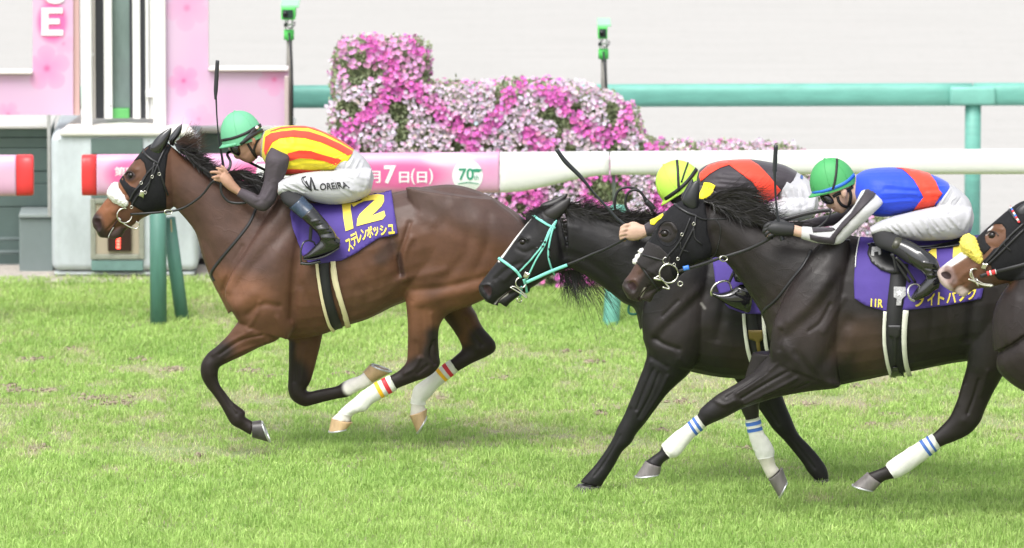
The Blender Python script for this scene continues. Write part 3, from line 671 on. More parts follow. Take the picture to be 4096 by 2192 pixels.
# ================================================================ flower hedge
HEDGE = [(842,724),(836,400),(826,300),(832,255),(848,240),(850,180),(856,108),(900,92),(945,96),(1000,98),(1056,96),(1064,130),(1058,200),(1072,215),(1120,208),(1180,216),(1250,214),(1300,202),(1390,208),(1460,220),(1540,232),(1560,268),(1596,272),(1604,340),(1640,358),(1700,364),(1850,364),(1900,368),(2005,366),(2030,420),(2120,470),(2240,555),(2262,600),(2266,724)]
def nzz(uv, s, seed): return value_noise(uv[:,0]+100, uv[:,1]+100, s, seed)
def make_hedge():
    Y0 = 7.95; h = empty('flower_hedge', Vector((P(1250,724,Y0).x, Y0, 0)), 'stepped hedge covered in magenta, pink and white flowers behind the running rail', 'flower hedge')
    inner = [(min(max(x, 852), 2245), max(y+34, 130)) for x, y in HEDGE]
    v = [P(x, y, Y0+.02) for x, y in inner]; n = len(v)
    for i in (0, n-1): v[i].z = 0
    v += [Vector((p.x, p.y+.55, p.z)) for p in v]
    f = [tuple(range(n)), tuple(range(n,2*n))[::-1]]+[(i, i+n, (i+1)%n+n, (i+1)%n) for i in range(n)]
    add('hedge_core', mk(v, f), mat('hedge_core', (.12,.15,.08), .95, noise=(30,.5)), h, False)
    def scatter(N, petal, kind):
        X = RNG.uniform(824, 2270, N*3); Yy = RNG.uniform(86, 724, N*3); uv = np.stack([X,Yy],1); uv2 = uv + np.stack([(nzz(uv,30,51)-.5)*22, (nzz(uv,26,52)-.5)*26],1); uv = uv[in_poly(uv2, HEDGE)]
        return uv[:N]
    def nz(uv, s, seed): return value_noise(uv[:,0]+100, uv[:,1]+100, s, seed)
    # leaves
    uv = scatter(26000, 0, 0); V = []; F = []
    for x, y in uv:
        p = P(x, y, Y0 - RNG.uniform(-.05,.05)); a = RNG.uniform(0, 6.28); b = RNG.uniform(-.9,.9); L = RNG.uniform(.010,.022); w = L*.36
        d = Vector((math.cos(a), b*.8, math.sin(a))).normalized()*L; s = Vector((-math.sin(a), RNG.uniform(-.6,.6), math.cos(a))).normalized()*w
        n0 = len(V); V += [p-d, p+s, p+d, p-s]; F.append((n0,n0+1,n0+2,n0+3))
    # the sides and the top, round the back of the face
    inn = np.array(inner, float); side_pts = []
    for i in range(len(inn)-1):
        a_, b_ = inn[i], inn[i+1]; ln = np.hypot(*(b_-a_)); nn_ = np.array([(b_-a_)[1], -(b_-a_)[0]])/max(ln,1e-6)
        nn_ = nn_ if True else -nn_
        for _ in range(int(ln*.55)):
            t = RNG.random(); p2 = a_+(b_-a_)*t+nn_*RNG.uniform(0,9); dY = RNG.uniform(.0,.56); side_pts.append((p2[0], p2[1], dY, nn_))
    for x, y, dY, nn_ in side_pts:
        for _ in range(9):
            p = P(x+RNG.normal(0,7), y+RNG.normal(0,7), Y0)+Vector((0, dY+RNG.normal(0,.03), 0)); a = RNG.uniform(0, 6.28); L = RNG.uniform(.012,.024); w = L*.4
            d = Vector((math.cos(a), RNG.uniform(-1,1), math.sin(a))).normalized()*L; s = Vector((-math.sin(a), RNG.uniform(-.6,.6), math.cos(a))).normalized()*w
            n0 = len(V); V += [p-d, p+s, p+d, p-s]; F.append((n0,n0+1,n0+2,n0+3))
    me = mk(V, F); C = np.zeros((len(V),3)); r = np.repeat(RNG.random(len(V)//4), 4)[:,None]; C = np.array([.13,.19,.08])*(1-r)+np.array([.40,.46,.26])*r
    at = me.color_attributes.new('Col','FLOAT_COLOR','POINT'); at.data.foreach_set('color', np.hstack([C,np.ones((len(C),1))]).ravel().astype(np.float32))
    tag(add('leaves', me, mat('hedge_leaf', rough=.6, attr='Col'), h, False), kind='stuff')
    groups = {'magenta_flowers': [], 'pink_flowers': [], 'white_flowers': []}
    # blossoms on a jittered grid
    pts = []
    y = 84.0
    while y < 722:
        x = 822+RNG.uniform(0,8)
        while x < 2270: pts.append((x+RNG.normal(0,3), y+RNG.normal(0,3))); x += RNG.uniform(6.0, 9.0)
        y += 6.6
    uv = np.array(pts); big = [(p[0]+(8 if p[0] > 1200 else -8)*0, p[1]-4) for p in HEDGE]; uv2 = uv + np.stack([(nzz(uv,34,53)-.5)*30, (nzz(uv,30,54)-.5)*34],1); uv = uv[in_poly(uv2, big)]
    a = nz(uv, 95, 21)*.72+nz(uv, 38, 22)*.28; b = nz(uv, 26, 23)*.6+nz(uv, 55, 24)*.4
    tower = (uv[:,1] < 215)|((uv[:,0] < 950)&(uv[:,1] < 300))
    H = lambda L: [(754.7+.3662*p[0], .3662*p[1]) for p in L]
    lines = [H([(440,250),(500,350),(590,400),(650,470),(640,560),(700,620),(590,680),(490,760),(390,840),(260,900),(330,980)]), H([(780,280),(820,350)]), H([(650,560),(800,610),(880,690),(980,790),(1100,870),(1180,980)]),
        H([(1180,1000),(1220,920),(1330,830),(1400,740),(1440,660),(1560,570),(1720,620),(1820,740),(1900,820),(2000,900),(2130,980)]), H([(2080,920),(2200,880),(2270,740)]), H([(1570,930),(1700,1010)]), H([(2420,1000),(2440,1030)])]
    dl = np.min([pl_dist(uv, L) for L in lines], 0) + (value_noise(uv[:,0]+10, uv[:,1]+10, 14, 77)-.5)*26
    top_part = uv[:,1] < 384
    a = np.where(top_part, np.where(dl < 17, .30, np.where(dl < 24, .47, .62)), a); b = np.where(top_part & (dl < 17), b-.12, b)
    for (x, y), k, hole, tw in zip(uv, a, b, tower):
        if hole > (.64 if not tw else .54): continue
        kind = 'white_flowers' if k > .5 else ('magenta_flowers' if k < .44 else 'pink_flowers')
        u = RNG.random()
        if u < .10: kind = 'pink_flowers'
        elif u < .13: kind = 'white_flowers'
        if tw and kind == 'white_flowers' and y < 200:
            if RNG.random() < .45: continue
            kind = 'pink_flowers'
        groups[kind].append((x, y))
    for name, L in groups.items():
        V = []; F = []; cl = []
        L = [(x, y, None, None) for x, y in L]+[(x, y, dY, nn_) for x, y, dY, nn_ in side_pts for _ in range(2) if RNG.random() < (.42 if name == 'pink_flowers' else .3)]
        for x, y, dY, nn_ in L:
            r = RNG.uniform(.0105, .0175)*(1.1 if name != 'white_flowers' else .92); p = P(x, y, Y0-.055-RNG.uniform(0,.06))
            nrm = Vector((RNG.normal(0,.45), -1, RNG.normal(.3,.4))).normalized()
            if dY is not None:
                p = P(x+nn_[0]*9+RNG.normal(0,5), y+nn_[1]*9+RNG.normal(0,5), Y0)+Vector((0,dY,0)); nrm = Vector((nn_[0]+RNG.normal(0,.3), RNG.normal(-.3,.4), -nn_[1]+RNG.normal(0,.3))).normalized()
            u = nrm.cross(Vector((0,0,1))).normalized(); w = nrm.cross(u); rot = RNG.uniform(0,6.28); n0 = len(V)
            V.append(p); cl.append(1)
            for i in range(15):
                t = rot+i*2*math.pi/15; rr_ = r*(.62,1.0,.97)[i%3]; V.append(p + (u*math.cos(t)+w*math.sin(t))*rr_ + nrm*(r*.35 if i%3 else r*.12)); cl.append(0)
            for i in range(15): F.append((n0, n0+1+i, n0+1+(i+1)%15))
        me = mk(V, F); c0 = {'magenta_flowers':(.76,.15,.56),'pink_flowers':(.78,.38,.66),'white_flowers':(.74,.64,.73)}[name]
        nn = len(L); rv = np.repeat(RNG.uniform(.75,1.12,nn), 16)[:,None]; hue = np.repeat(RNG.normal(0,.05,nn),16)[:,None]
        C = np.clip(np.array(c0)*rv+np.hstack([hue*.6, np.abs(hue)*.8, -hue*.5]), 0, .9); C[np.array(cl)==1] *= np.array([.8,.55,.8])
        at = me.color_attributes.new('Col','FLOAT_COLOR','POINT'); at.data.foreach_set('color', np.hstack([C,np.ones((len(C),1))]).ravel().astype(np.float32))
        tag(add(name, me, mat('petal', rough=.6, attr='Col'), h, False), kind='stuff')
make_hedge()
# ================================================================ horses
def coat_mat(name, rough=.46, spec=.3):
    m = mat(name, rough=rough, spec=spec, attr='Col', noise=(10, .16, (1,1,1.4)), bump=[(260, .55, .0016, (1,1,2.0)), (70, .12, .003, (1,1,1.3)), (4.5, .3, .02)], sheen=.0, coat=.05)
    m.node_tree.nodes['Principled BSDF'].inputs['Coat Roughness'].default_value = .32
    t = m.node_tree; b = t.nodes['Principled BSDF']; L = t.links.new; tc = t.nodes.new('ShaderNodeTexCoord')
    # raised veins: warped cell edges, only in places
    w = t.nodes.new('ShaderNodeTexNoise'); w.inputs['Scale'].default_value = 6; L(tc.outputs['Object'], w.inputs['Vector'])
    mx = t.nodes.new('ShaderNodeMix'); mx.data_type = 'RGBA'; mx.blend_type = 'ADD'; mx.inputs[0].default_value = .25; L(tc.outputs['Object'], mx.inputs[6]); L(w.outputs['Color'], mx.inputs[7])
    v = t.nodes.new('ShaderNodeTexVoronoi'); v.feature = 'DISTANCE_TO_EDGE'; v.inputs['Scale'].default_value = 6.5; L(mx.outputs[2], v.inputs['Vector'])
    r = t.nodes.new('ShaderNodeMapRange'); r.inputs[1].default_value = 0; r.inputs[2].default_value = .035; r.inputs[3].default_value = 1; r.inputs[4].default_value = 0; L(v.outputs[0], r.inputs[0])
    k = t.nodes.new('ShaderNodeTexNoise'); k.inputs['Scale'].default_value = 2.6; L(tc.outputs['Object'], k.inputs['Vector'])
    r2 = t.nodes.new('ShaderNodeMapRange'); r2.inputs[1].default_value = .5; r2.inputs[2].default_value = .58; L(k.outputs[0], r2.inputs[0])
    mu = t.nodes.new('ShaderNodeMath'); mu.operation = 'MULTIPLY'; L(r.outputs[0], mu.inputs[0]); L(r2.outputs[0], mu.inputs[1])
    bp = t.nodes.new('ShaderNodeBump'); bp.inputs['Strength'].default_value = .16; bp.inputs['Distance'].default_value = .004; L(mu.outputs[0], bp.inputs['Height'])
    prev = b.inputs['Normal'].links[0].from_socket; L(prev, bp.inputs['Normal']); L(bp.outputs[0], b.inputs['Normal'])
    # uneven gloss
    g = t.nodes.new('ShaderNodeTexNoise'); g.inputs['Scale'].default_value = 7; g.inputs['Detail'].default_value = 8; L(tc.outputs['Object'], g.inputs['Vector'])
    r3 = t.nodes.new('ShaderNodeMapRange'); r3.inputs[1].default_value = .3; r3.inputs[2].default_value = .7; r3.inputs[3].default_value = rough-.08; r3.inputs[4].default_value = rough+.14; L(g.outputs[0], r3.inputs[0]); L(r3.outputs[0], b.inputs['Roughness'])
    return m
HOOFB = mat('dark_hoof', (.055,.05,.05), .4, noise=(30,.3,(1,1,.3))); HOOFP = mat('pale_hoof', (.48,.33,.18), .5, noise=(30,.25,(1,1,.3))); SHOE = mat('horseshoe', (.62,.63,.65), .3, metal=.7)
LEATH = mat('black_leather', (.018,.018,.02), .38, bump=[(300,.2,.001)]); BLK = mat('black_mesh_cloth', (.011,.011,.013), .8, .25, noise=(120,.3), bump=[(400,.4,.001)])
SHINE = mat('black_patent', (.010,.010,.012), .12, .7, coat=.5); METAL = mat('bit_steel', (.72,.70,.64), .2, metal=1.0); BAND = mat('white_bandage', (.72,.72,.68), .8, noise=(14,.08), bump=[(40,.5,.003,(3,1,3)),(12,.4,.006)])
FLEECE = mat('white_fleece', (.85,.84,.80), .95, bump=[(120,1,.006)])
PURPLE = mat('purple_cloth', (.072,.042,.265), .75, noise=(8,.10), bump=[(500,.25,.0006),(7,.5,.01)]); YEL = mat('yellow_print', (.86,.68,.09), .6); CREAM = mat('cream_web', (.74,.66,.42), .7, bump=[(200,.3,.001)]); OFFW = mat('offwhite_web', (.68,.69,.60), .7, bump=[(200,.3,.001)])
BLKWEB = mat('black_web', (.016,.016,.018), .6, bump=[(150,.4,.001)]); EYE = mat('horse_eye', (.008,.005,.004), .12, .4); NOSE = mat('nostril', (.022,.006,.008), .7)
def hoof(parent, cf, cb, toe, heel, Y, m, hw=.056, shoe_d=(0,1)):
    """cf/cb coronet front/back, toe/heel sole front/back (working px)"""
    mid = lambda a, b, t: (a[0]*(1-t)+b[0]*t, a[1]*(1-t)+b[1]*t)
    cc = mid(cf, cb, .5)
    up_f = mid(cf, toe, -.12); up_b = mid(cb, heel, -.12)
    rows = [(*mid(up_f, mid(up_f,up_b,.5), .35), *mid(up_b, mid(up_f,up_b,.5), .35), hw*.55), (*up_f, *up_b, hw*.82), (*cf, *cb, hw*.9), (*mid(cf,toe,.5), *mid(cb,heel,.5), hw*.96), (*mid(cf,toe,.94), *mid(cb,heel,.94), hw*1.04), (*toe, *heel, hw*1.0)]
    v, f = tube(rows, Y, 3, 24, 2.3); add('hoof', mk(v, f), m, parent)
    n = 18; pts = []                      # horseshoe: a U round the sole
    T = P(*toe, Y); H = P(*heel, Y); c = (T+H)/2; a = (T-H)/2; dn = (P(*toe,Y)-P(*cf,Y)).normalized()*.004
    for i in range(n+1):
        th = math.pi*(-.82+1.64*i/n); pts.append(c + a*math.cos(th)*.96 + Vector((0, hw*math.sin(th)*.98, 0)) + dn)
    v, f = sweep(pts, 1.0, 8, (.006,.008)); add('horseshoe', mk(v, f), SHOE, parent.children[-1])
def bandage(parent, rows, Y, stripes, hw_grow=.0035):
    R = [tuple(r[:4])+(r[4]+hw_grow,)+tuple(r[5:]) for r in rows]
    def grow(r, px):
        a = np.array(r[:2]); b = np.array(r[2:4]); d = (a-b)/max(np.hypot(*(a-b)),1e-6); a = a+d*px; b = b-d*px; return (*a, *b)+tuple(r[4:])
    R = [grow(r, 1.6) for r in R]
    v, f = tube(R, Y, 5, 28); me = mk(v, f)
    co = get_co(me); no = get_no(me); k = np.sin(co[:,2]*260+co[:,0]*90)*.0006+np.sin(co[:,2]*90-co[:,0]*150+2)*.0009; set_co(me, co+no*k[:,None])
    o = add('bandage', me, BAND, parent)
    for t0, t1, col in stripes:        # stripes along the loft parameter
        A = catmull([list(r)+[0]*(6-len(r)) for r in R], 20); i0, i1 = int(t0*20), int(t1*20)
        rr_ = [grow(tuple(r), .8) for r in A[i0:i1+1]]; rr_ = [r[:4]+(r[4]+.0015, r[5]) for r in rr_]
        v, f = tube(rr_, Y, 1, 28); add('stripe', mk(v, f), col, o)
def hair(name, roots, flows, n, L, w, parent, m, curl=.3, Yj=.03, seg=7, lift=0.0):
    w *= .58; n = int(n*1.7); L *= 1.12; curl *= .8; seg = max(seg, 7); lock = RNG.normal(0, curl, 64)
    """roots: polyline (x,y,Y); flows: directions (dx,dy) px per root point; strands with drag"""
    A = catmull([list(r)+list(fl) for r, fl in zip(roots, flows)], 12); V = []; F = []
    for _ in range(n):
        t = RNG.random()*(len(A)-1); i = int(t); a = A[i]*(1-t+i)+A[min(i+1,len(A)-1)]*(t-i)
        x, y, Y, dx, dy = a; Y = Y+RNG.normal(0, Yj); l = L*RNG.uniform(.45, 1.15); ph = RNG.uniform(0, 6.28); ang = lock[int(t/(len(A)-1)*63.9)]*.8 + RNG.normal(0, curl*.5); c, s = math.cos(ang), math.sin(ang)
        dx, dy = dx*c-dy*s, dx*s+dy*c; ww = w*RNG.uniform(.6, 1.3); bend = RNG.normal(0,.25); yd = RNG.normal(0,.03); n0 = len(V)
        for k in range(seg+1):
            u = k/seg; bx = x+dx*l*u - dy*l*(bend*u*u+.06*math.sin(ph+u*5)); by = y+dy*l*u + dx*l*(bend*u*u+.06*math.sin(ph+u*5)) + lift*u*u*l
            p = P(bx, by, Y+yd*u); tw = ww*(1-u)**.7+.0004; d = Vector((dy, 0, dx)); d = d.normalized() if d.length else Vector((1,0,0)); d = (d+Vector((0,RNG.normal(0,.3),0))).normalized()
            V += [p-d*tw, p+d*tw]
        for k in range(seg): F.append((n0+2*k, n0+2*k+1, n0+2*k+3, n0+2*k+2))
    return add(name, mk(V, F), m, parent)
HAIR = mat('black_hair', (.012,.010,.010), .38, .5)
def eye(parent, T, x, y, Yh, r=.019):
    p, n = cast(T, x, y, 0, Yh); c = p - n*r*.35; v, f = ball(c, (r*1.15, r, r), 14); e = add('eye', mk(v, f), EYE, parent); return e
def nostril(parent, T, poly, Yh):
    add('nostril', patch(smooth_poly(poly, 4, True), T, .0012, Yh, 3, 0, 2), NOSE, parent)
Y1 = 1.3
def horse_one():
    h = empty('horse', Vector((P(850,700,Y1).x, Y1, 0)), 'leading bay racehorse with black hood, white fleece noseband and number 12 cloth, in full gallop', 'horse')
    head = qs('A1', [(860,400,925,960,.070),(770,385,880,1005,.098),(700,405,815,1020,.108),(610,480,745,1035,.106),(530,575,680,1060,.104),(460,668,610,1092,.092),(395,765,545,1135,.078),(335,865,470,1160,.064),(272,930,415,1165,.056),(215,1005,385,1175,.052),(176,1055,350,1205,.052),(155,1105,300,1235,.050),(165,1165,262,1262,.040)])
    jaw = qs('A1', [(560,1075,600,1105,.045),(480,1105,520,1160,.042),(410,1140,455,1205,.040),(350,1180,440,1250,.038),(310,1215,400,1272,.034),(300,1245,350,1280,.024)])
    lip = qs('A1', [(160,1110,260,1190,.05),(185,1170,300,1215,.046),(205,1230,320,1240,.04),(225,1262,310,1268,.028)])
    cheek = qs('A1', [(640,560,690,600,.03,-.055),(620,700,840,720,.045,-.06),(640,820,860,870,.05,-.055),(690,930,850,960,.035,-.05)])
    cheek2 = [r[:5]+(-r[5],) for r in cheek]
    neck = qs('A1', [(880,420,880,930,.070),(990,505,930,1000,.074),(1130,600,985,1060,.080),(1262,700,1075,1165,.088)]) + [(590,462,497,600,.105),(655,478,512,655,.135),(715,490,535,712,.165),(765,500,575,790,.19)]
    torso = [(690,500,545,720,.17),(735,495,600,800,.205),(785,496,700,848,.235),(845,500,790,846,.255),(905,498,868,820,.27),(965,490,930,800,.275),(1025,477,990,770,.265),(1085,468,1065,745,.262),(1140,465,1150,730,.258),(1195,478,1215,705,.235),(1250,504,1275,690,.195),(1300,535,1315,660,.14),(1330,560,1335,620,.07)]
    sh = [(700,500,765,505,.05,-.12),(625,620,760,620,.07,-.175),(565,730,752,740,.085,-.18),(590,795,745,815,.085,-.165),(606,815,726,852,.078,-.155)]
    fA = qs('A4', [(600,20,830,150,.09,-.13),(505,110,800,235,.085,-.145),(440,190,745,300,.075,-.155),(385,262,640,340,.058,-.15),(300,345,500,410,.05,-.145),(238,395,400,455,.046,-.14),(193,470,330,492,.046,-.14),(190,555,316,548,.043,-.14),(225,628,325,612,.034,-.14),(285,702,372,682,.027,-.14),(345,792,428,752,.027,-.14),(385,868,512,818,.034,-.14),(418,915,515,858,.036,-.14),(480,952,545,878,.028,-.14),(560,998,578,900,.036,-.14)])
    sh2 = [r[:5]+(-r[5],) for r in sh]
    fB = qs('A4', [(790,120,1110,120,.08,.15),(834,250,1088,250,.066,.15),(838,370,1058,380,.056,.14),(835,480,1028,495,.048,.14),(831,585,998,600,.045,.14),(832,665,968,648,.045,.14),(862,735,972,668,.044,.14),(948,784,990,674,.036,.14),(1025,768,1040,664,.028,.14),(1110,748,1105,650,.026,.14),(1195,728,1190,632,.027,.14),(1275,712,1240,600,.034,.14),(1345,672,1300,572,.036,.14),(1420,640,1345,560,.030,.14),(1478,600,1392,530,.034,.14)])
    th = [(1020,470,1240,500,.10,-.12),(1030,540,1310,560,.13,-.135),(1006,620,1330,640,.13,-.145),(1008,690,1290,715,.12,-.15),(1016,735,1200,762,.10,-.15)]
    hC = th + [(1022,775,1128,790,.075,-.15),(1026,830,1104,830,.058,-.15)] + qs('A4', [(1708,420,1944,390,.047,-.14),(1692,470,1948,480,.044,-.14),(1650,515,1872,560,.038,-.14),(1592,553,1745,608,.033,-.14),(1548,575,1640,652,.030,-.14),(1470,615,1525,715,.030,-.14),(1385,672,1442,768,.031,-.14),(1300,742,1402,812,.037,-.14),(1238,795,1330,830,.036,-.14),(1185,842,1296,868,.034,-.14),(1150,875,1303,900,.040,-.14)])
    th2 = [r[:5]+(-r[5],) for r in th]
    hD = [(1030,560,1300,590,.12,.13),(1080,680,1290,700,.11,.14)] + qs('A4', [(1905,20,2200,0,.085,.14),(1960,110,2218,100,.07,.14),(2040,215,2262,195,.055,.14),(2092,300,2322,265,.048,.14),(2110,360,2362,325,.044,.14),(2080,395,2340,392,.040,.14),(2030,438,2180,470,.034,.14),(2025,440,2083,525,.030,.14),(1930,515,1995,590,.030,.14),(1850,580,1935,640,.032,.14),(1768,640,1880,705,.037,.14),(1744,712,1842,742,.036,.14),(1734,800,1842,790,.034,.14),(1732,860,1856,815,.040,.14)])
    parts = [tube(r, Y1, 5, 28, e) for r, e in ((head,2.3),(jaw,2.1),(lip,2.1),(cheek,2),(cheek2,2),(neck,2.1),(torso,2.15),(sh,2),(sh2,2),(fA,2),(fB,2),(hC,2),(th2,2),(hD,2))]
    me = fuse(parts, .0062, 6)
    sculpt(me, [
      # head: eye ridge, cheek line, face crest, nostril rim
      (q('A1', [(455,650),(500,615),(560,640)]), 6, .010), (q('A1', [(470,750),(530,770),(580,740)]), 5, -.004), (q('A1', [(480,700)]), 7, -.006), (q('A1', [(560,820),(430,960),(360,1030)]), 6, .006), (q('A1', [(520,860),(400,900),(300,990)]), 6, -.005), (q('A1', [(205,1130),(215,1170)]), 7, -.016), (q('A1', [(170,1085),(235,1095),(250,1150),(225,1215)]), 3.2, .006), (q('A1', [(300,1190),(380,1110),(400,1090)]), 3, -.006),
      # neck muscles and jugular groove
      (q('A1', [(850,900),(960,960),(1080,1090)])+[(540,660)], 12, -.010), (q('A1', [(880,700),(1000,800),(1130,900)])+[(560,600)], 18, .006), (q('A1', [(900,480),(1050,620),(1200,730)]), 10, .006),
      # shoulder blade, point of shoulder, triceps, elbow
      ([(745,545),(690,610),(610,700),(578,742)], 13, -.016), ([(700,540),(640,610),(575,690)], 16, .010), ([(760,600),(745,700),(735,800)], 10, -.020), ([(700,640),(690,720),(670,790)], 26, .016), ([(640,740),(600,770)], 14, .012), ([(625,790),(660,765),(700,770)], 7, -.012), ([(560,700),(590,760),(607,800)], 12, .010), ([(760,720),(790,790),(800,830)], 9, -.008),
      ([(720,850),(700,800)], 8, .010),
      # forearm tendons
      (q('A4', [(640,260),(480,300),(330,400)]), 4, -.007, 'n'), (q('A4', [(560,230),(400,310),(280,400)]), 5, .006, 'n'), (q('A4', [(690,300),(500,370),(380,430)]), 5, .006, 'n'), (q('A4', [(300,560),(400,760),(450,840)]), 3.5, -.005, 'n'), (q('A4', [(345,640),(450,820)]), 2.5, .003, 'n'), (q('A4', [(240,470),(250,540)]), 8, .004, 'n'),
      (q('A4', [(905,320),(890,440),(880,600)]), 4, -.006, 'f'), (q('A4', [(960,330),(940,480),(930,600)]), 6, .006, 'f'),
      # barrel: ribs, flank hollow
      ([(870,650),(890,730),(880,790)], 7, -.003), ([(905,640),(925,720),(915,780)], 7, -.003), ([(940,640),(955,700),(945,765)], 7, -.003), ([(985,600),(1000,650),(1006,690)], 12, -.024), ([(1000,545),(1040,540),(1070,560)], 12, -.008), ([(900,700),(960,670),(1000,700)], 14, .004),
      # croup, hip point, stifle, thigh grooves
      ([(1062,545),(1085,560)], 12, .016), ([(1035,600),(1015,640),(1018,700)], 7, .012), ([(1030,560),(1018,600),(1005,650),(1008,690)], 6, -.012), ([(1120,560),(1200,610),(1270,660)], 14, -.006), ([(1085,590),(1100,650),(1080,700)], 22, .010), ([(1200,560),(1260,600),(1300,630)], 20, .008), ([(1040,730),(1130,720),(1210,700),(1290,680)], 8, -.012), ([(1025,700),(1070,690),(1120,680)], 9, .008), ([(1050,760),(1120,745),(1200,728)], 11, .010), ([(1110,560),(1130,480)], 14, -.004),
      ([(1150,500),(1180,560),(1170,640),(1120,700)], 12, -.008), ([(1230,540),(1225,620),(1190,690)], 10, -.007), ([(1090,500),(1120,520),(1150,500)], 14, .006), ([(840,680),(850,760),(862,806)], 6, .004), ([(1010,700),(980,730),(940,760)], 9, .007), ([(760,840),(840,815),(920,790)], 7, .005), ([(610,620),(580,680),(560,730)], 6, -.006), ([(655,760),(640,800),(620,830)], 6, .006),
      # gaskin, hock
      ([(1062,780),(1065,850),(1060,890)], 7, -.009, 'n'), ([(1085,790),(1088,860)], 6, .007, 'n'), ([(1038,770),(1042,850)], 8, .007, 'n'), (q('A4', [(1900,300),(1880,400),(1915,470)]), 4, -.010, 'n'), (q('A4', [(1800,430),(1760,500),(1690,540)]), 5, .007, 'n'), (q('A4', [(1860,480),(1790,540)]), 4, -.005, 'n'), (q('A4', [(1905,440)]), 9, .006, 'n'),
      (q('A4', [(2140,150),(2200,260),(2260,330)]), 4, -.006, 'f'), (q('A4', [(2230,360)]), 7, .005, 'f'),
    ], Y1, 1)
    bay = (.108,.050,.029); dk = (.020,.014,.013); red = (.165,.074,.040); mid = (.085,.040,.026)
    paint(me, bay, [
      ([(700,560),(640,640),(560,600),(500,500)], 30, 130, (.084,.046,.036)), ([(760,520),(1140,490),(1290,545)], 20, 110, (.085,.052,.044)), ([(640,740),(560,720)], 10, 70, red), ([(1150,740),(1240,715),(1300,700)], 14, 60, red), ([(880,760),(980,740)], 10, 70, (.128,.064,.040)), ([(1060,800),(1040,760)], 10, 60, red),
      (q('A1', [(400,760),(300,950),(240,1050)]), 14, 50, (.20,.080,.038)), (q('A1', [(185,1090),(215,1180),(250,1262)]), 6, 26, (.030,.020,.018)), (q('A1', [(440,1220),(330,1270)]), 8, 22, (.05,.032,.028)), (q('A1', [(505,700)]), 8, 20, (.03,.015,.012)),
      (q('A4', [(230,470),(250,560),(330,700),(400,860),(560,960)]), 28, 62, dk, 'n'), (q('A4', [(350,380),(250,430)]), 10, 50, dk, 'n'),
      (q('A4', [(880,560),(900,700),(1000,720),(1280,660)]), 24, 60, dk, 'f'), (q('A4', [(850,330),(850,500)]), 3, 22, dk, 'f'),
      (q('A4', [(1900,400),(1930,470),(1800,500),(1640,600)]), 18, 44, dk, 'n'), (q('A4', [(1900,260),(1920,400)]), 6, 34, dk, 'n'),
      (q('A4', [(2250,280),(2330,330),(2200,400),(2060,480)]), 18, 44, dk, 'f'), (q('A4', [(1970,60),(2060,220)]), 4, 30, (.05,.027,.02), 'f'),
      (q('A4', [(1300,640),(1400,600),(1450,560)]), 16, 28, (.92,.88,.84), 'f'),
      (q('A4', [(1250,790),(1200,840),(1150,880)]), 24, 40, (.66,.63,.58), 'n'), (q('A4', [(1790,740),(1790,870)]), 24, 44, (.66,.63,.58), 'f'),
      ([(1318,545),(1335,575)], 6, 16, dk), ([(1003,640),(1012,690)], 3, 12, (.05,.026,.02)), ([(985,620),(960,650)], 6, 30, (.055,.03,.022)),
    ], Y1)
    T = bvh(me)
    body = add('body', me, coat_mat('bay_coat', .46, .26), h)
    # hooves
    S = lambda fr, *p: [q(fr, [x])[0] for x in p]
    hoof(h, *S('A4', (583,1014),(574,893),(694,1045),(628,884)), Y1-.14, HOOFB)
    hoof(h, *S('A4', (1470,598),(1392,520),(1590,532),(1432,476)), Y1+.14, HOOFP)
    hoof(h, *S('A4', (1150,880),(1303,905),(1132,964),(1270,942)), Y1-.14, HOOFP)
    hoof(h, *S('A4', (1732,862),(1856,805),(1780,976),(1852,850)), Y1+.14, HOOFP)
    RB = mat('red_tape', (.62,.03,.05), .5); YB_ = mat('yellow_tape', (.90,.50,.02), .5)
    bandage(h, qs('A4', [(1582,556,1634,656,.030,-.14),(1470,615,1525,715,.030,-.14),(1385,672,1442,768,.031,-.14),(1300,742,1402,812,.037,-.14),(1238,795,1330,830,.035,-.14),(1205,825,1302,850,.033,-.14)]), Y1, [(.32,.56,RB),(.84,1.08,YB_)])
    bandage(h, qs('A4', [(2026,440,2083,522,.030,.14),(1930,515,1995,590,.030,.14),(1850,580,1935,640,.032,.14),(1768,640,1880,705,.037,.14),(1744,712,1842,742,.036,.14),(1738,760,1842,770,.033,.14)]), Y1, [(.35,.62,RB),(.86,1.1,YB_)])
    # mane
    hair('mane', [(440,364,Y1-.01),(462,384,Y1),(498,410,Y1),(534,437,Y1),(580,458,Y1),(640,480,Y1)], [(.8,-.25),(.95,-.15),(1,.05),(1,.15),(.98,.2),(.9,.3)], 1500, 46, .0028, h, HAIR, .24, .02, 6, .35)
    hair('mane', [(445,368,Y1-.03),(490,405,Y1-.03),(540,440,Y1-.05),(590,462,Y1-.06),(640,490,Y1-.07)], [(.9,.4),(.9,.45),(.85,.5),(.85,.5),(.7,.8)], 1500, 44, .0028, h, HAIR, .16, .02)
    hair('mane', [(560,440,Y1-.02),(590,432,Y1-.02),(610,440,Y1-.02),(640,460,Y1-.04)], [(.8,-.1),(.9,.1),(1,.25),(.9,.5)], 900, 54, .0026, h, HAIR, .22, .03, 7, .35)
    hair('mane', [(438,360,Y1-.01),(462,384,Y1-.01),(500,414,Y1-.02),(540,445,Y1-.02)], [(.75,.45),(.8,.5),(.85,.5),(.85,.5)], 1500, 24, .003, h, HAIR, .35, .02)
    hair('mane', [(442,358,Y1),(468,380,Y1)], [(.75,-.45),(.95,-.2)], 200, 56, .0014, h, mat('brown_hair', (.05,.025,.018), .5), .3, .02, 6, -.1)
    hair('tail', [(1322,552,Y1),(1332,562,Y1)], [(.95,.25),(.95,.35)], 600, 230, .003, h, HAIR, .14, .03, 8, .25)
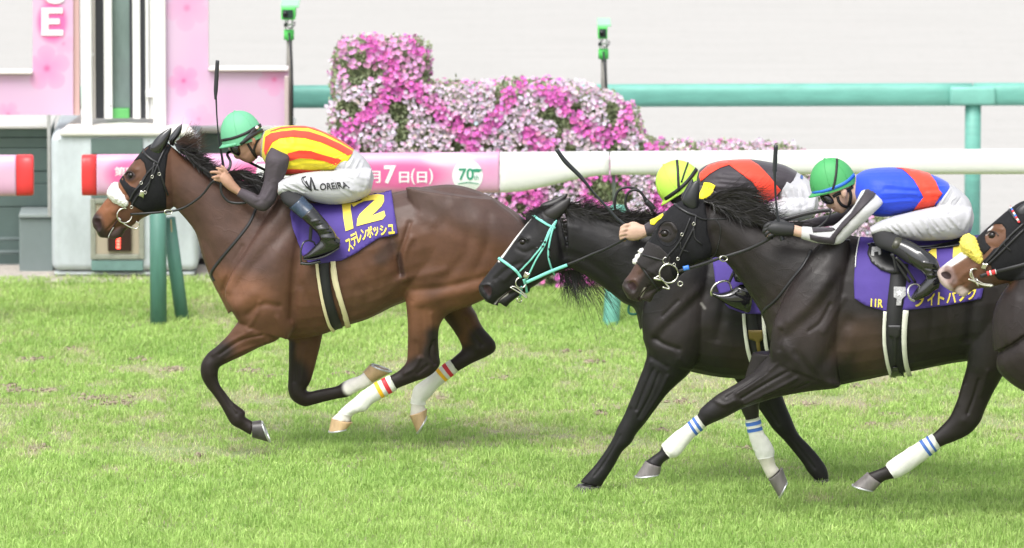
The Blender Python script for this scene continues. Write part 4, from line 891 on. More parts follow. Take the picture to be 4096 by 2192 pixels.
    # hooded ears
    for rows, yo in ((qs('A1', [(720,520,800,525,.018),(690,455,812,480,.026),(712,395,838,425,.028),(762,330,862,370,.022),(830,280,884,300,.011),(884,252,889,256,.002)]), -.055), (qs('A1', [(870,410,910,420,.02),(862,360,925,375,.026),(888,310,960,330,.020),(940,250,982,270,.010),(982,218,985,222,.002)]), .05)):
        v, f = tube(rows, Y1+yo, 5, 20); add('ear', mk(v, f), SHINE, h)
    # hood of black mesh with an eye opening
    hood = q('A1', [(742,372),(690,405),(620,470),(545,560),(600,540),(638,580),(655,650),(650,700),(600,780),(560,810),(510,790),(465,745),(450,700),(430,690),(405,735),(440,800),(480,860),(505,905),(520,960),(560,985),(640,1030),(700,1040),(770,1018),(838,998),(838,900),(825,780),(832,640),(852,500),(885,430),(880,395),(820,370)])
    hd = patch(hood, T, .003, Y1, 6, .002); hood_o = add('hood', hd, BLK, h)
    # eye, nostril
    eye(h, T, *q('A1', [(510,692)])[0], Y1); nostril(h, T, q('A1', [(190,1085),(225,1100),(240,1150),(228,1195),(205,1170),(190,1130)]), Y1)
    add('mouth', strip(q('A1', [(296,1268),(318,1215),(350,1165),(392,1105)]), 2.6, T, .002, Y1, .001), NOSE, h); add('froth', strip(q('A1', [(306,1262),(325,1215),(352,1170)]), 2.4, T, .004, Y1, .002, w1=1), WHITE, h)
    add('eyelid', strip(q('A1', [(462,690),(490,660),(530,665),(552,700)]), 2.2, T, .006, Y1, .004), mat('lid_dark', (.03,.018,.014), .4), h)
    # bridle
    TH = bvh([me, hd_copy(hood, T, Y1)])
    br = add('bridle', join([strip(q('A1', p), w, TH, .004, Y1, .003) for p, w in (([(625,450),(650,500),(710,550),(775,585)], 5.5), ([(855,390),(800,500),(760,590),(720,690),(660,790),(575,880),(515,980)], 4.2), ([(745,590),(660,680),(600,770),(540,850),(498,930)], 4.0), ([(755,590),(790,690),(820,780),(855,875)], 4.2), ([(730,570),(700,720),(650,860)], 4.5))]), LEATH, h)
    add('buckle', join([ring(*q('A1', [p])[0], Y1-.13, 3.6, .0016) for p in ((710,705),(775,680),(608,762),(520,985),(645,850))]), METAL, br)
    add('number_plate', patch(q('A1', [(605,828),(642,842),(630,898),(590,876)]), TH, .009, Y1, 4, .002, 3), METAL, br)
    # fleece noseband
    fl = qs('A1', [(296,838,340,770,.03),(298,880,382,756,.075),(345,938,425,796,.098),(410,978,478,850,.102),(450,992,508,888,.096),(480,988,508,925,.075)])
    v, f = tube(fl, Y1, 5, 26); fm = fuse([(v, f)], .006, 2); co = get_co(fm); no = get_no(fm); set_co(fm, co+no*RNG.normal(0,.0022,(len(co),1))); add('fleece_noseband', fm, FLEECE, h)
    # bit and rings
    add('bit_ring', ring(*q('A1', [(455,1062)])[0], Y1-.075, 18.5, .0042, .012), METAL, h)
    add('bit', join([rod([p+(Y1-.075,) for p in q('A1', [(400,1095),(440,1130),(500,1165),(560,1182),(588,1160),(585,1128),(560,1122)])], .004), rod([p+(Y1-.07,) for p in q('A1', [(395,1085),(420,1105)])], .010)]), METAL, h)
    # rein: bit to hand over the neck, then loop
    Yn = Y1-.12
    add('rein', join([free_strap([p+(y,) for p, y in zip(q('A1', pts), ys)], w, .006) for pts, ys, w in (
        ([(510,1050),(620,1045),(760,1035),(900,1020),(1000,990),(1100,930),(1180,860),(1240,780),(1280,740)], [Y1-.10,Y1-.12,Y1-.13,Y1-.135,Y1-.14,Y1-.15,Y1-.16,Y1-.17,Y1-.18], 6),
        ([(1360,700),(1340,800),(1360,880),(1430,940),(1560,945),(1660,900)], [Y1-.17,Y1-.17,Y1-.17,Y1-.17,Y1-.18,Y1-.18], 6.5),
        ([(1340,660),(1410,640),(1430,570),(1400,500),(1440,475),(1500,510),(1620,580),(1760,650)], [Y1-.1,Y1-.08,Y1-.05,Y1,Y1+.03,Y1+.05,Y1+.06,Y1+.08], 7))]), LEATH, h)
    add('martingale_ring', ring(*q('A1', [(858,1030)])[0], Y1-.15, 8, .0035, .01, 1.2, .7), METAL, h)
    # breast girth strap
    add('breastplate', strip([(648,515),(628,560),(600,598),(565,640),(540,672),(531,690),(538,707)], 7, T, .003, Y1, .003), LEATH, h)
    # saddlecloth
    cl = [(733,512),(790,516),(860,506),(930,492),(985,479),(993,540),(1001,588),(952,600),(925,618),(890,640),(860,655),(806,663),(780,665),(762,640),(745,605),(736,575),(728,540)]
    cloth = patch(cl, T, .014, Y1, 7, .004); clo = add('saddlecloth', cloth, PURPLE, h)
    TC = bvh([patch(cl, T, .0145, Y1, 7)])
    def A2(*p): return q('A2', list(p))
    one = A2((1118,815),(1200,790),(1195,870),(1215,1015),(1150,1035),(1125,900))
    add('number', patch(A2((1118,818),(1190,795),(1188,860),(1210,1012),(1148,1035),(1130,930)), TC, .004, Y1, 6), YEL, clo)
    two = A2((1178,805),(1200,800),(1235,775),(1300,760),(1400,745),(1450,755),(1452,800),(1430,840),(1390,880),(1350,915),(1452,875),(1462,915),(1440,942),(1235,995),(1240,940),(1260,900),(1330,835),(1380,790),(1300,800),(1250,820),(1210,845))
    add('number', patch(two, TC, .004, Y1, 6), YEL, clo)
    for ch, x0, x1, yt_, yb_, lean, sl_ in (('ス',1172,1214,1108,1200,-32,-.55),('テ',1208,1252,1066,1160,-28,-.5),('レ',1246,1284,1040,1130,-24,-.42),('ン',1284,1324,1022,1108,-20,-.35),('ボ',1322,1372,1004,1092,-18,-.25),('ッ',1374,1416,1004,1076,-14,-.18),('シ',1424,1478,990,1068,-12,-.15),('ュ',1486,1536,984,1058,-10,-.12)):
        w_ = x1-x0; add('lettering', decal(text2d(ch, bold=.03), A2((x0,yb_),(x1,yb_+sl_*w_),(x1+lean,yt_+sl_*w_),(x0+lean,yt_)), TC, .004, Y1, .25), YEL, clo, False)
    # girths under the cloth
    add('girth', strip([(836,500),(816,600),(815,660),(822,740),(848,824)], 27, T, .012, Y1, .004), BLKWEB, h)
    add('girth', strip(q('A3', [(462,690),(475,800),(500,950),(540,1100),(572,1150)]), 7.5, T, .016, Y1, .005), CREAM, h)
    add('girth', strip(q('A3', [(575,680),(585,790),(620,930),(650,1040),(672,1120)]), 12, T, .016, Y1, .005, w1=14), CREAM, h)
    # saddle
    sd = tube([(800,512,830,545,.10),(850,500,860,525,.12),(895,494,905,510,.11),(925,490,930,500,.08)], Y1, 5, 24); add('saddle', mk(*sd), SHINE, h)
    return h, T
def hd_copy(poly, T, Yh): return patch(poly, T, .005, Yh, 6)
H1, T1 = horse_one()
Y2 = .1; Y3 = -1.0; Y4 = -2.2
MINT = mat('mint_web', (.22,.66,.56), .5); BLUT = mat('blue_tape', (.05,.14,.46), .5); WHT = mat('white_hair', (.72,.70,.66), .8)
def mir(rows): return [r[:5]+(-r[5],) for r in rows]
def horse_two():
    h = empty('horse', Vector((P(1850,700,Y2).x, Y2, 0)), 'black racehorse in a mint green bridle, second from left, its head behind the leader', 'horse')
    head = qs('B1', [(700,490,800,955,.07),(605,500,735,985,.10),(530,570,680,1005,.108),(460,650,600,1045,.104),(390,735,525,1095,.096),(320,830,455,1125,.082),(255,910,395,1140,.066),(200,980,345,1160,.056),(150,1045,300,1180,.052),(117,1098,250,1200,.050),(128,1150,225,1232,.040)])
    jaw = qs('B1', [(480,1080,500,1132,.045),(410,1105,445,1148,.04),(350,1130,400,1175,.04),(290,1168,347,1218,.038),(255,1200,325,1248,.028)])
    lip = qs('B1', [(118,1110,225,1170,.05),(145,1160,255,1200,.044),(168,1205,265,1238,.03)])
    ck = qs('B1', [(560,560,620,620,.03,-.055),(520,690,730,720,.045,-.06),(540,820,740,870,.05,-.055),(580,930,720,950,.035,-.05)])
    neck = qs('B1', [(760,520,790,960,.075),(900,548,900,1012,.08),(1030,580,1010,1085,.09),(1150,600,1100,1150,.105)])+[(1605,560,1568,762,.13),(1665,572,1596,778,.16),(1720,585,1610,832,.185)]
    torso = [(1730,585,1625,860,.20),(1785,588,1700,920,.225),(1845,594,1770,942,.25),(1905,596,1850,952,.265),(1975,600,1950,945,.27),(2055,606,2040,930,.27),(2135,612,2130,900,.265),(2210,618,2220,860,.25),(2280,630,2290,840,.22),(2340,655,2350,800,.17),(2385,690,2390,760,.08)]
    sh = [(1700,600,1780,600,.05,-.12),(1650,690,1785,695,.075,-.175),(1616,780,1780,800,.085,-.18),(1618,850,1765,880,.088,-.17),(1634,893,1745,930,.08,-.16)]
    fN = qs('B4', [(500,60,800,140,.09,-.15),(525,150,790,215,.085,-.155),(512,215,735,285,.075,-.15),(487,285,660,350,.062,-.15),(448,380,605,415,.054,-.15),(402,490,522,528,.048,-.145),(362,565,470,592,.047,-.14),(338,622,443,640,.044,-.14),(296,690,392,690,.034,-.14),(250,752,348,768,.030,-.14),(205,805,305,835,.036,-.14),(160,855,278,880,.034,-.14)])
    fF = qs('B4', [(950,180,1230,180,.085,.15),(1000,290,1250,290,.07,.14),(1070,370,1260,370,.058,.14),(1130,450,1288,445,.050,.14),(1180,520,1316,515,.047,.14),(1212,565,1332,555,.044,.14),(1262,618,1358,600,.034,.14),(1315,680,1412,655,.028,.14),(1370,750,1468,722,.029,.14),(1402,800,1505,780,.035,.14),(1440,842,1514,838,.034,.14)])
    th = [(2180,640,2330,680,.12,-.12),(2190,720,2370,760,.13,-.14),(2230,800,2400,830,.10,-.15),(2340,830,2440,790,.07,-.15),(2450,860,2490,790,.05,-.15),(2520,900,2540,840,.045,-.15),(2600,930,2620,890,.03,-.15),(2680,960,2700,910,.035,-.15)]
    parts = [tube(r, Y2, 5, 28, e) for r, e in ((head,2.3),(jaw,2.1),(lip,2.1),(ck,2),(mir(ck),2),(neck,2.1),(torso,2.15),(sh,2),(mir(sh),2),(fN,2),(fF,2),(th,2),(mir(th),2))]
    me = fuse(parts, .0064, 6)
    R = lambda *p: q('R2', list(p)); B = lambda *p: q('B1', list(p)); F4 = lambda *p: q('B4', list(p))
    sculpt(me, [
      (B((390,760),(430,725),(480,745)), 5, .010), (B((400,820),(460,845),(520,820)), 5, -.004), (B((440,768)), 7, -.006), (B((500,880),(380,980),(310,1050)), 6, .006), (B((450,920),(340,960),(240,1040)), 6, -.005), (B((170,1120),(190,1150)), 7, -.014), (B((130,1085),(200,1085),(215,1135),(195,1190)), 3.2, .006), (B((240,1220),(310,1150),(350,1120)), 3, -.006),
      (B((760,850),(900,900),(1050,1000),(1150,1120)), 10, -.010), (B((800,600),(950,640),(1100,700),(1200,760)), 9, -.008), (B((820,700),(950,760),(1080,850)), 18, .007), (B((700,600),(720,750),(750,880)), 6, -.008), (B((720,640),(850,660)), 8, .005),
      (R((300,250),(200,380),(150,480)), 12, .010), (R((640,330),(470,480),(330,600),(250,700)), 11, -.010), (R((560,330),(380,500),(230,640)), 11, .009), (R((420,400),(300,520)), 4, -.005), (R((620,560),(480,700),(440,800)), 24, .014), (R((780,420),(760,560),(720,700)), 10, -.012), (R((230,700),(300,740),(420,780)), 6, -.010), (R((480,900),(430,860)), 8, .008),
      (R((200,840),(330,920)), 6, -.005), (F4((560,240),(520,330),(470,460)), 3.5, -.008, 'n'), (F4((640,280),(590,380),(500,520)), 5, .007, 'n'), (F4((545,200),(500,300),(440,440)), 5, .006, 'n'), (F4((590,260),(545,380),(480,500)), 3, -.006, 'n'), (F4((380,600),(300,740),(240,820)), 3, -.005, 'n'),
      (R((800,600),(850,760)), 8, .005), (F4((1180,440),(1240,540)), 4, -.005, 'f'), (F4((1300,600),(1440,780)), 3, -.004, 'f'),
    ], Y2, 1)
    bk = (.012,.011,.012)
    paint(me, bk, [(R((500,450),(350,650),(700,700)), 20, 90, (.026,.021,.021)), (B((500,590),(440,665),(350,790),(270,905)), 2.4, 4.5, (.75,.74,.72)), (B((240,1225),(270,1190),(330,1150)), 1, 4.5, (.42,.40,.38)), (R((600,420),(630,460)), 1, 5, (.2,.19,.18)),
      (R((900,850),(1000,900)), 14, 60, (.028,.02,.018))], Y2)
    T = bvh(me); add('body', me, coat_mat('black_coat', .42, .30), h)
    S = lambda fr, *p: [q(fr, [x])[0] for x in p]
    hoof(h, *S('B4', (150,868),(270,885),(118,902),(262,912)), Y2-.14, HOOFB); hoof(h, *S('B4', (1440,850),(1514,838),(1470,900),(1522,880)), Y2+.14, HOOFB)
    for yo in (-.15,.15): hoof(h, (2690,970),(2705,905),(2740,980),(2745,920), Y2+yo, HOOFB)
    hair('forelock', [p+(Y2,) for p in B((690,500),(620,510))], [(-.8,.35),(-.8,.5)], 260, 60, .0022, h, HAIR, .15, .02)
    hair('mane', [p+(Y2-.01,) for p in B((700,500),(850,530),(1000,560),(1150,590),(1350,600))], [(1,.25),(1,.18),(1,.12),(1,.1),(1,.1)], 1300, 60, .0026, h, HAIR, .35, .02, 6, .1)
    hair('mane', [p+(Y2,) for p in B((890,545),(930,560),(1130,580),(1300,590),(1420,600))], [(.4,-.9),(.55,-.7),(.5,-.6),(.6,-.35),(.8,-.3)], 380, 52, .0012, h, HAIR, .35, .02, 7, .35)
    hair('mane', [p+(Y2+.10,) for p in B((720,980),(800,975),(860,1000))], [(.25,1),(.2,1),(.35,1)], 150, 78, .0013, h, HAIR, .22, .02, 8, -.1)
    for rows, yo in ((B_rows((600,590,660,610,.018),(600,545,705,600,.024),(655,505,745,560,.025),(715,470,780,515,.018),(765,450,792,475,.009),(788,444,795,450,.002)), -.055), (B_rows((560,540,640,560,.02),(580,490,690,520,.026),(660,455,740,480,.022),(768,412,776,420,.003)), .05)):
        v, f = tube(rows, Y2+yo, 5, 20); add('ear', mk(v, f), MAT['black_coat_plain'], h)
    add('mouth', strip(B((240,1238),(275,1190),(320,1150),(365,1120)), 2.4, T, .002, Y2, .001), NOSE, h)
    eye(h, T, *B((443,768))[0], Y2); nostril(h, T, B((160,1085),(205,1095),(215,1135),(200,1165),(180,1150),(158,1115)), Y2)
    add('eyelid', strip(B((405,765),(430,740),(465,745),(480,770)), 2.2, T, .006, Y2, .004), mat('lid_black', (.012,.011,.012), .35), h)
    und = [([(505,560),(560,600),(620,640),(680,668)], 6.5), ([(690,610),(640,680),(590,790),(500,900),(420,985)], 5), ([(680,620),(640,700),(600,800),(540,900),(490,1000),(455,1050)], 5), ([(690,610),(655,700),(630,850),(650,950),(690,1035)], 5), ([(258,882),(330,930),(400,985),(430,1030)], 7.5)]
    br = add('bridle', join([strip(B(*p), w+1.6, T, .003, Y2, .002) for p, w in und]), LEATH, h)
    add('mint_web', join([strip(B(*p), w-.8, T, .006, Y2, .002) for p, w in und]), MINT, br)
    T2 = bvh([me, join([strip(B(*p), w+1.6, T, .007, Y2, .002) for p, w in und])])
    for x, y in ((580,765),(605,768),(548,812),(590,800),(638,820),(640,875)):
        add('buckle', patch([ (a+dx, b+dy) for a, b in B((x,y)) for dx, dy in ((-3,-2),(3,-3),(3.5,2),(-2.5,3))], T2, .004, Y2, 4, .002, 2), LEATH, br)
    add('number_plate', patch(B((460,985),(500,1000),(478,1040),(445,1025)), T2, .006, Y2, 4, .002, 3), METAL, br)
    add('bit_ring', ring(*B((430,1068))[0], Y2-.08, 13, .0045, .01), METAL, h); add('bit_ring', ring(*B((418,1195))[0], Y2-.05, 6, .003, .01), METAL, h)
    add('bit', rod([p+(Y2-.08,) for p in B((350,1100),(400,1130),(440,1155),(470,1180),(465,1160),(400,1105),(360,1095))], .0042), METAL, h)
    add('curb_strap', join([strip(B((450,1040),(465,1090),(475,1140)), 6, T, .006, Y2, .003), strip(B((435,1090),(430,1140),(420,1180)), 5, T, .006, Y2, .003)]), MINT, br)
    add('rein', join([free_strap([p+(y,) for p, y in zip(B(*pts), ys)], w, .007) for pts, ys, w in (
       ([(770,935),(850,905),(950,860),(1050,820),(1150,770),(1200,740)], [Y2-.13,Y2-.14,Y2-.15,Y2-.17,Y2-.2,Y2-.22], 7),
       ([(1240,560),(1200,500),(1210,420),(1260,385),(1320,410),(1350,480),(1380,500),(1410,560)], [Y2-.05]*8, 6.5),
       ([(1150,620),(1120,500),(1140,400),(1200,368),(1280,380),(1340,440),(1370,490)], [Y2+.0]*7, 6.5))]), LEATH, h)
    add('rein_web', free_strap([p+(y,) for p, y in zip(B((470,1065),(550,1030),(650,985),(770,938)), [Y2-.09,Y2-.10,Y2-.11,Y2-.13])], 8.5, .008), MINT, h)
    add('rein_keeper', join([free_strap([p+(Y2-.05,) for p in B((1350,470),(1385,500),(1405,530))], 15, .02)]), LEATH, h)
    add('breast_strap', join([free_strap([p+(Y2-.02,) for p in B((1300,1290),(1260,1300),(1225,1290),(1222,1250),(1240,1205))], 6, .006)]), mat('dark_mint', (.03,.16,.11), .5), h)
    # cloth and girths, seen behind the third horse
    cl = [(1790,630),(1795,670),(1800,710),(1815,750),(1835,775),(1870,788),(1925,790),(1960,780),(2050,760),(2060,612),(1960,604),(1850,600),(1800,600)]
    clo = add('saddlecloth', patch(cl, T, .016, Y2, 8, .004), PURPLE, h)
    add('girth', strip([(1890,720),(1890,800),(1905,880),(1915,940)], 26, T, .012, Y2, .004), BLKWEB, h)
    add('girth', strip(R((935,500),(945,620),(965,760),(1000,880),(1045,945)), 8, T, .018, Y2, .006, w1=10), OFFW, h)
    add('girth', strip(R((1090,480),(1095,600),(1110,740),(1135,850),(1150,900)), 9, T, .018, Y2, .006), OFFW, h)
    add('girth_buckle', patch(R((972,625),(1083,625),(1088,690),(1062,715),(1068,780),(1105,890),(1078,900),(1040,780),(1030,710),(978,690)), T, .022, Y2, 6, .003), mat('khaki', (.14,.10,.02), .6), h)
    v, f = tube([(1880,596,1900,625,.12),(1940,590,1950,620,.14),(2040,590,2045,615,.15),(2090,600,2092,610,.12)], Y2, 4, 20); add('saddle', mk(v, f), SHINE, h)
    return h, T
def B_rows(*r): return qs('B1', list(r))
coat_mat_plain = mat('black_coat_plain', (.020,.018,.018), .45, bump=[(120,.3,.001)])
H2, T2_ = horse_two()
def horse_three():
    h = empty('horse', Vector((P(2250,700,Y3).x, Y3, 0)), 'near dark brown racehorse in a full black hood, with blue striped white leg bandages', 'horse')
    B = lambda *p: q('B2', list(p)); R = lambda *p: q('R2', list(p)); F4 = lambda *p: q('B4', list(p)); B3 = lambda *p: q('B3', list(p))
    head = qs('B2', [(770,455,885,875,.07),(665,450,800,895,.10),(580,478,722,925,.108),(500,530,642,972,.108),(430,632,572,1030,.10),(370,742,505,1072,.088),(315,835,450,1098,.072),(262,925,405,1122,.06),(215,1005,365,1140,.054),(172,1062,320,1165,.050),(165,1120,262,1195,.040)])
    jaw = qs('B2', [(480,1045,520,1082,.045),(425,1085,455,1115,.04),(370,1110,405,1150,.04),(310,1145,388,1185,.038),(285,1178,375,1213,.028)])
    lip = qs('B2', [(158,1080,290,1150,.05),(180,1140,312,1178,.046),(205,1185,305,1210,.03)])
    ck = qs('B2', [(600,560,660,600,.03,-.055),(560,680,790,700,.045,-.06),(590,800,800,840,.05,-.055),(640,900,780,900,.035,-.05)])
    neck = qs('B2', [(775,475,870,880,.075),(890,508,920,910,.078),(1005,562,985,985,.084),(1110,610,1045,1065,.094)])+[(1945,574,1890,748,.118),(2000,580,1910,780,.145),(2055,585,1924,815,.17),(2105,590,1936,860,.19)]
    torso = [(2095,590,1950,890,.20),(2140,592,2022,945,.225),(2190,600,2090,968,.245),(2240,603,2165,957,.262),(2300,603,2240,942,.272),(2360,600,2310,930,.275),(2420,598,2380,915,.272),(2480,592,2450,905,.27),(2540,585,2530,890,.265),(2600,582,2620,870,.26),(2660,590,2690,845,.24),(2720,610,2750,820,.2),(2775,650,2790,780,.12)]
    sh = [(2070,602,2140,602,.05,-.12),(2000,700,2130,710,.08,-.175),(1950,800,2120,820,.088,-.185),(1938,865,2110,915,.090,-.18),(1935,900,2110,972,.088,-.165)]
    fN = qs('B4', [(1260,80,1560,260,.095,-.15),(1190,160,1570,335,.09,-.155),(1105,255,1410,360,.078,-.15),(1005,322,1235,393,.062,-.15),(905,382,1055,452,.050,-.15),(822,452,950,505,.048,-.145),(800,490,850,550,.036,-.14),(740,542,784,605,.030,-.14),(676,590,742,655,.030,-.14),(612,648,697,708,.037,-.14),(600,680,650,725,.032,-.14),(560,712,612,752,.029,-.14),(518,742,604,776,.035,-.14)])
    fF = qs('B4', [(1100,150,1350,150,.08,.15),(1060,280,1260,280,.065,.15),(1040,370,1180,365,.052,.14),(1032,430,1140,425,.046,.14),(1045,475,1138,462,.040,.14),(1063,515,1137,498,.032,.14),(1080,590,1155,575,.029,.14),(1098,650,1190,628,.031,.14),(1114,690,1214,675,.037,.14),(1132,732,1218,715,.036,.14),(1152,775,1226,758,.029,.14),(1185,840,1250,785,.034,.14)])
    hN = [(2440,640,2700,670,.13,-.135),(2445,740,2650,770,.13,-.145),(2430,830,2590,860,.11,-.15)]+qs('B4', [(2268,180,2480,250,.09,-.15),(2258,250,2440,315,.07,-.145),(2234,330,2398,390,.056,-.14),(2208,420,2362,470,.049,-.14),(2172,497,2330,540,.046,-.14),(2128,548,2262,604,.038,-.14),(2080,592,2122,664,.031,-.14),(2000,640,2056,716,.030,-.14),(1920,690,1982,772,.031,-.14),(1840,745,1912,818,.037,-.14),(1822,768,1868,834,.032,-.14),(1780,785,1825,845,.028,-.14),(1722,806,1795,865,.035,-.14)])
    hF = [(2500,700,2690,740,.12,.14),(2560,850,2720,860,.10,.15),(2640,960,2740,930,.06,.15),(2700,1010,2790,980,.045,.15),(2780,1050,2820,1000,.03,.15),(2860,1090,2890,1040,.03,.15)]
    parts = [tube(r, Y3, 5, 28, e) for r, e in ((head,2.3),(jaw,2.1),(lip,2.1),(ck,2),(mir(ck),2),(neck,2.1),(torso,2.15),(sh,2),(mir(sh),2),(fN,2),(fF,2),(hN,2),(hF,2))]
    me = fuse(parts, .0064, 6)
    sculpt(me, [
      (B((420,680),(450,640),(520,630),(560,680)), 5, .008), (B((440,760),(500,785),(550,760)), 5, -.004), (B((480,706)), 7, -.006), (B((560,830),(440,950),(370,1000)), 6, .006), (B((480,890),(360,950),(290,1010)), 6, -.004), (B((225,1080),(245,1110)), 7, -.016), (B((180,1060),(260,1050),(278,1100),(250,1150)), 3.2, .006), (B((280,1200),(350,1110),(370,1090)), 3, -.006),
      (B((850,700),(980,850),(1080,1000),(1180,1180)), 12, -.010), (B((850,600),(1000,700),(1150,800),(1250,900)), 18, .006),
      (R((1550,60),(1330,260),(1180,440)), 11, -.008), (R((1700,200),(1560,420),(1420,560),(1280,680)), 12, -.010), (R((1600,240),(1450,430),(1300,560)), 14, .012), (R((1620,430),(1540,570),(1450,640)), 5, -.007), (R((1720,380),(1640,520),(1560,640)), 7, .008), (R((1560,640),(1500,760),(1480,880)), 24, .012), (R((1760,560),(1700,660),(1640,800),(1560,900)), 14, -.014), (R((1200,600),(1160,760),(1180,860)), 11, .012), (R((1230,640),(1220,780)), 6, -.008), (R((1250,760),(1330,860),(1300,960)), 12, .010), (R((1350,820),(1420,900),(1500,1000)), 8, -.008), (R((1700,1070),(1620,1060)), 9, .012), (R((1800,860),(1780,980)), 12, -.005),
      (R((1200,900),(1050,1020),(880,1130)), 5, .007, 'n'), (R((1280,960),(1100,1060),(920,1170)), 4, -.009, 'n'), (R((1350,1010),(1180,1100),(950,1210)), 5, .008, 'n'), (R((1120,960),(960,1060),(800,1160)), 3.5, -.006, 'n'), (R((1450,1050),(1300,1110),(1100,1150)), 3.5, -.006, 'n'), (R((700,1180),(780,1220),(860,1190)), 5, .006, 'n'),
      (R((1750,640),(1780,740),(1760,840)), 8, .005), ([(2330,700),(2345,780),(2340,860)], 7, -.004), ([(2370,690),(2385,780),(2375,860)], 7, -.003), ([(2440,690),(2450,760),(2440,850)], 12, -.016),
      (F4((2330,300),(2300,400),(2270,480)), 4, -.008, 'n'), (F4((2250,520)), 8, .006, 'n'), (F4((2380,250),(2340,380)), 6, .006, 'n'), (F4((2250,330),(2220,430)), 4, .005, 'n'),
    ], Y3, 1)
    dk = (.017,.0135,.013)
    paint(me, dk, [(R((1700,700),(1900,700),(1950,850)), 14, 80, (.055,.034,.024)), (R((1300,500),(1500,600)), 20, 110, (.030,.022,.021)), (B((330,850),(230,1000),(200,1060)), 12, 36, (.075,.040,.030)), (B((180,1100),(240,1180),(350,1190)), 10, 30, (.032,.024,.023)), (B((440,700)), 6, 14, (.05,.03,.026)), ([(2450,800),(2440,900)], 12, 60, (.014,.012,.013)),
      (B((300,1170),(330,1110)), 1, 4, (.4,.38,.32)), (F4((1030,430),(1090,520),(1400,880)), 5, 30, (.014,.012,.013), 'f'), (F4((850,480),(740,570),(520,760)), 18, 50, (.014,.012,.013), 'n'), (F4((1160,740),(1215,800)), 20, 34, (.66,.62,.55), 'f')], Y3)
    T = bvh(me); add('body', me, coat_mat('dark_brown_coat', .42, .30), h)
    S = lambda fr, *p: [q(fr, [x])[0] for x in p]
    GH = mat('grey_hoof', (.16,.145,.14), .45, noise=(30,.25,(1,1,.3)))
    hoof(h, *S('B4', (512,748),(604,774),(464,822),(600,806)), Y3-.14, GH); hoof(h, *S('B4', (1194,852),(1266,783),(1243,934),(1288,842)), Y3+.14, GH)
    hoof(h, *S('B4', (1716,808),(1795,864),(1645,868),(1765,898)), Y3-.14, GH); hoof(h, (2855,1100),(2895,1035),(2890,1130),(2930,1070), Y3+.15, GH)
    st = [(.26,.46,BLUT),(.66,.88,BLUT)]
    bandage(h, qs('B4', [(801,490,846,552,.033,-.14),(740,542,784,605,.030,-.14),(676,590,742,655,.030,-.14),(612,648,697,708,.037,-.14),(611,668,652,722,.033,-.14)]), Y3, st)
    bandage(h, qs('B4', [(1063,515,1137,498,.031,.14),(1080,590,1155,575,.029,.14),(1098,650,1190,628,.031,.14),(1114,690,1214,675,.037,.14),(1130,728,1216,712,.036,.14)]), Y3, [(.22,.46,BLUT),(.68,.92,BLUT)])
    bandage(h, qs('B4', [(2080,592,2122,664,.031,-.14),(2000,640,2056,716,.030,-.14),(1920,690,1982,772,.031,-.14),(1840,745,1912,818,.037,-.14),(1826,764,1872,832,.034,-.14)]), Y3, [(.30,.48,BLUT),(.70,.90,BLUT)])
    hair('mane', [p+(Y3-.02,) for p in B((760,460),(860,490),(1000,545),(1120,600),(1250,640),(1330,640))], [(.9,.1),(.95,.0),(1,.05),(1,.2),(1,.35),(1,.3)], 1500, 80, .0028, h, HAIR, .16, .025, 6, .15)
    hair('mane', [p+(Y3,) for p in B((790,455),(860,440),(950,450),(1040,500))], [(.9,-.3),(1,-.3),(1,-.1),(1,.15)], 800, 96, .0022, h, HAIR, .16, .03, 7, .35)
    hair('mane', [p+(Y3-.05,) for p in B((800,470),(900,510),(1020,570))], [(.6,.5),(.8,.4),(.9,.5)], 300, 50, .002, h, HAIR, .3, .02)
    for rows, yo in ((qs('B2', [(640,520,700,530,.018),(605,470,720,510,.027),(620,420,728,455,.029),(650,370,733,395,.022),(690,325,735,340,.010),(724,314,730,318,.002)]), -.06), (qs('B2', [(600,480,660,480,.02),(600,430,670,440,.025),(625,380,680,395,.020),(655,330,690,345,.01),(680,304,684,308,.002)]), .05)):
        v, f = tube(rows, Y3+yo, 5, 20); add('ear', mk(v, f), mat('grey_hood_leather', (.020,.021,.024), .32), h)
    ex, ey = 500, 700
    outer = [(560,462),(520,500),(470,560),(425,632),(385,705),(350,775),(330,800),(300,850),(330,880),(400,910),(470,940),(560,1040),(600,1000),(660,955),(740,925),(815,893),(820,800),(790,700),(785,600),(775,500),(765,450),(700,440)]
    hole = [(500+78*math.cos(a)*1.0, 705+92*math.sin(a)) for a in np.linspace(0, 2*math.pi, 22, endpoint=False)]
    # hood with a round eye opening: outline goes in and round the hole
    poly = outer[:5]+[(392,712)]+[(500-78*math.cos(a), 705-92*math.sin(a)) for a in np.linspace(.02, 2*math.pi-.02, 30)][::-1]+[(391,716)]+outer[5:]
    hd = patch(B(*poly), T, .003, Y3, 6, .002); hood = add('hood', hd, BLK, h)
    add('eye_rim', strip(B(*(hole+[hole[0]])), 3.2, T, .004, Y3, .004), BLK, hood)
    add('face_mesh', patch(B((350,762),(330,800),(290,855),(262,915),(310,960),(400,1010),(470,1060),(545,1050),(520,960),(520,880),(440,800)), T, .005, Y3, 6, .001), mat('sheer_mesh', (.018,.015,.016), .8, noise=(150,.3)), hood)
    add('mouth', strip(B((285,1200),(305,1150),(345,1100)), 2.4, T, .002, Y3, .001), NOSE, h)
    eye(h, T, *B((478,706))[0], Y3, .021); nostril(h, T, B((205,1075),(245,1065),(268,1095),(250,1125),(225,1115),(205,1095)), Y3)
    add('eyelid', strip(B((440,705),(465,678),(500,682),(520,710)), 2.4, T, .006, Y3, .004), mat('lid_black', (.012,.011,.012), .35), h)
    THm = bvh([me, patch(B(*outer), T, .006, Y3, 6)])
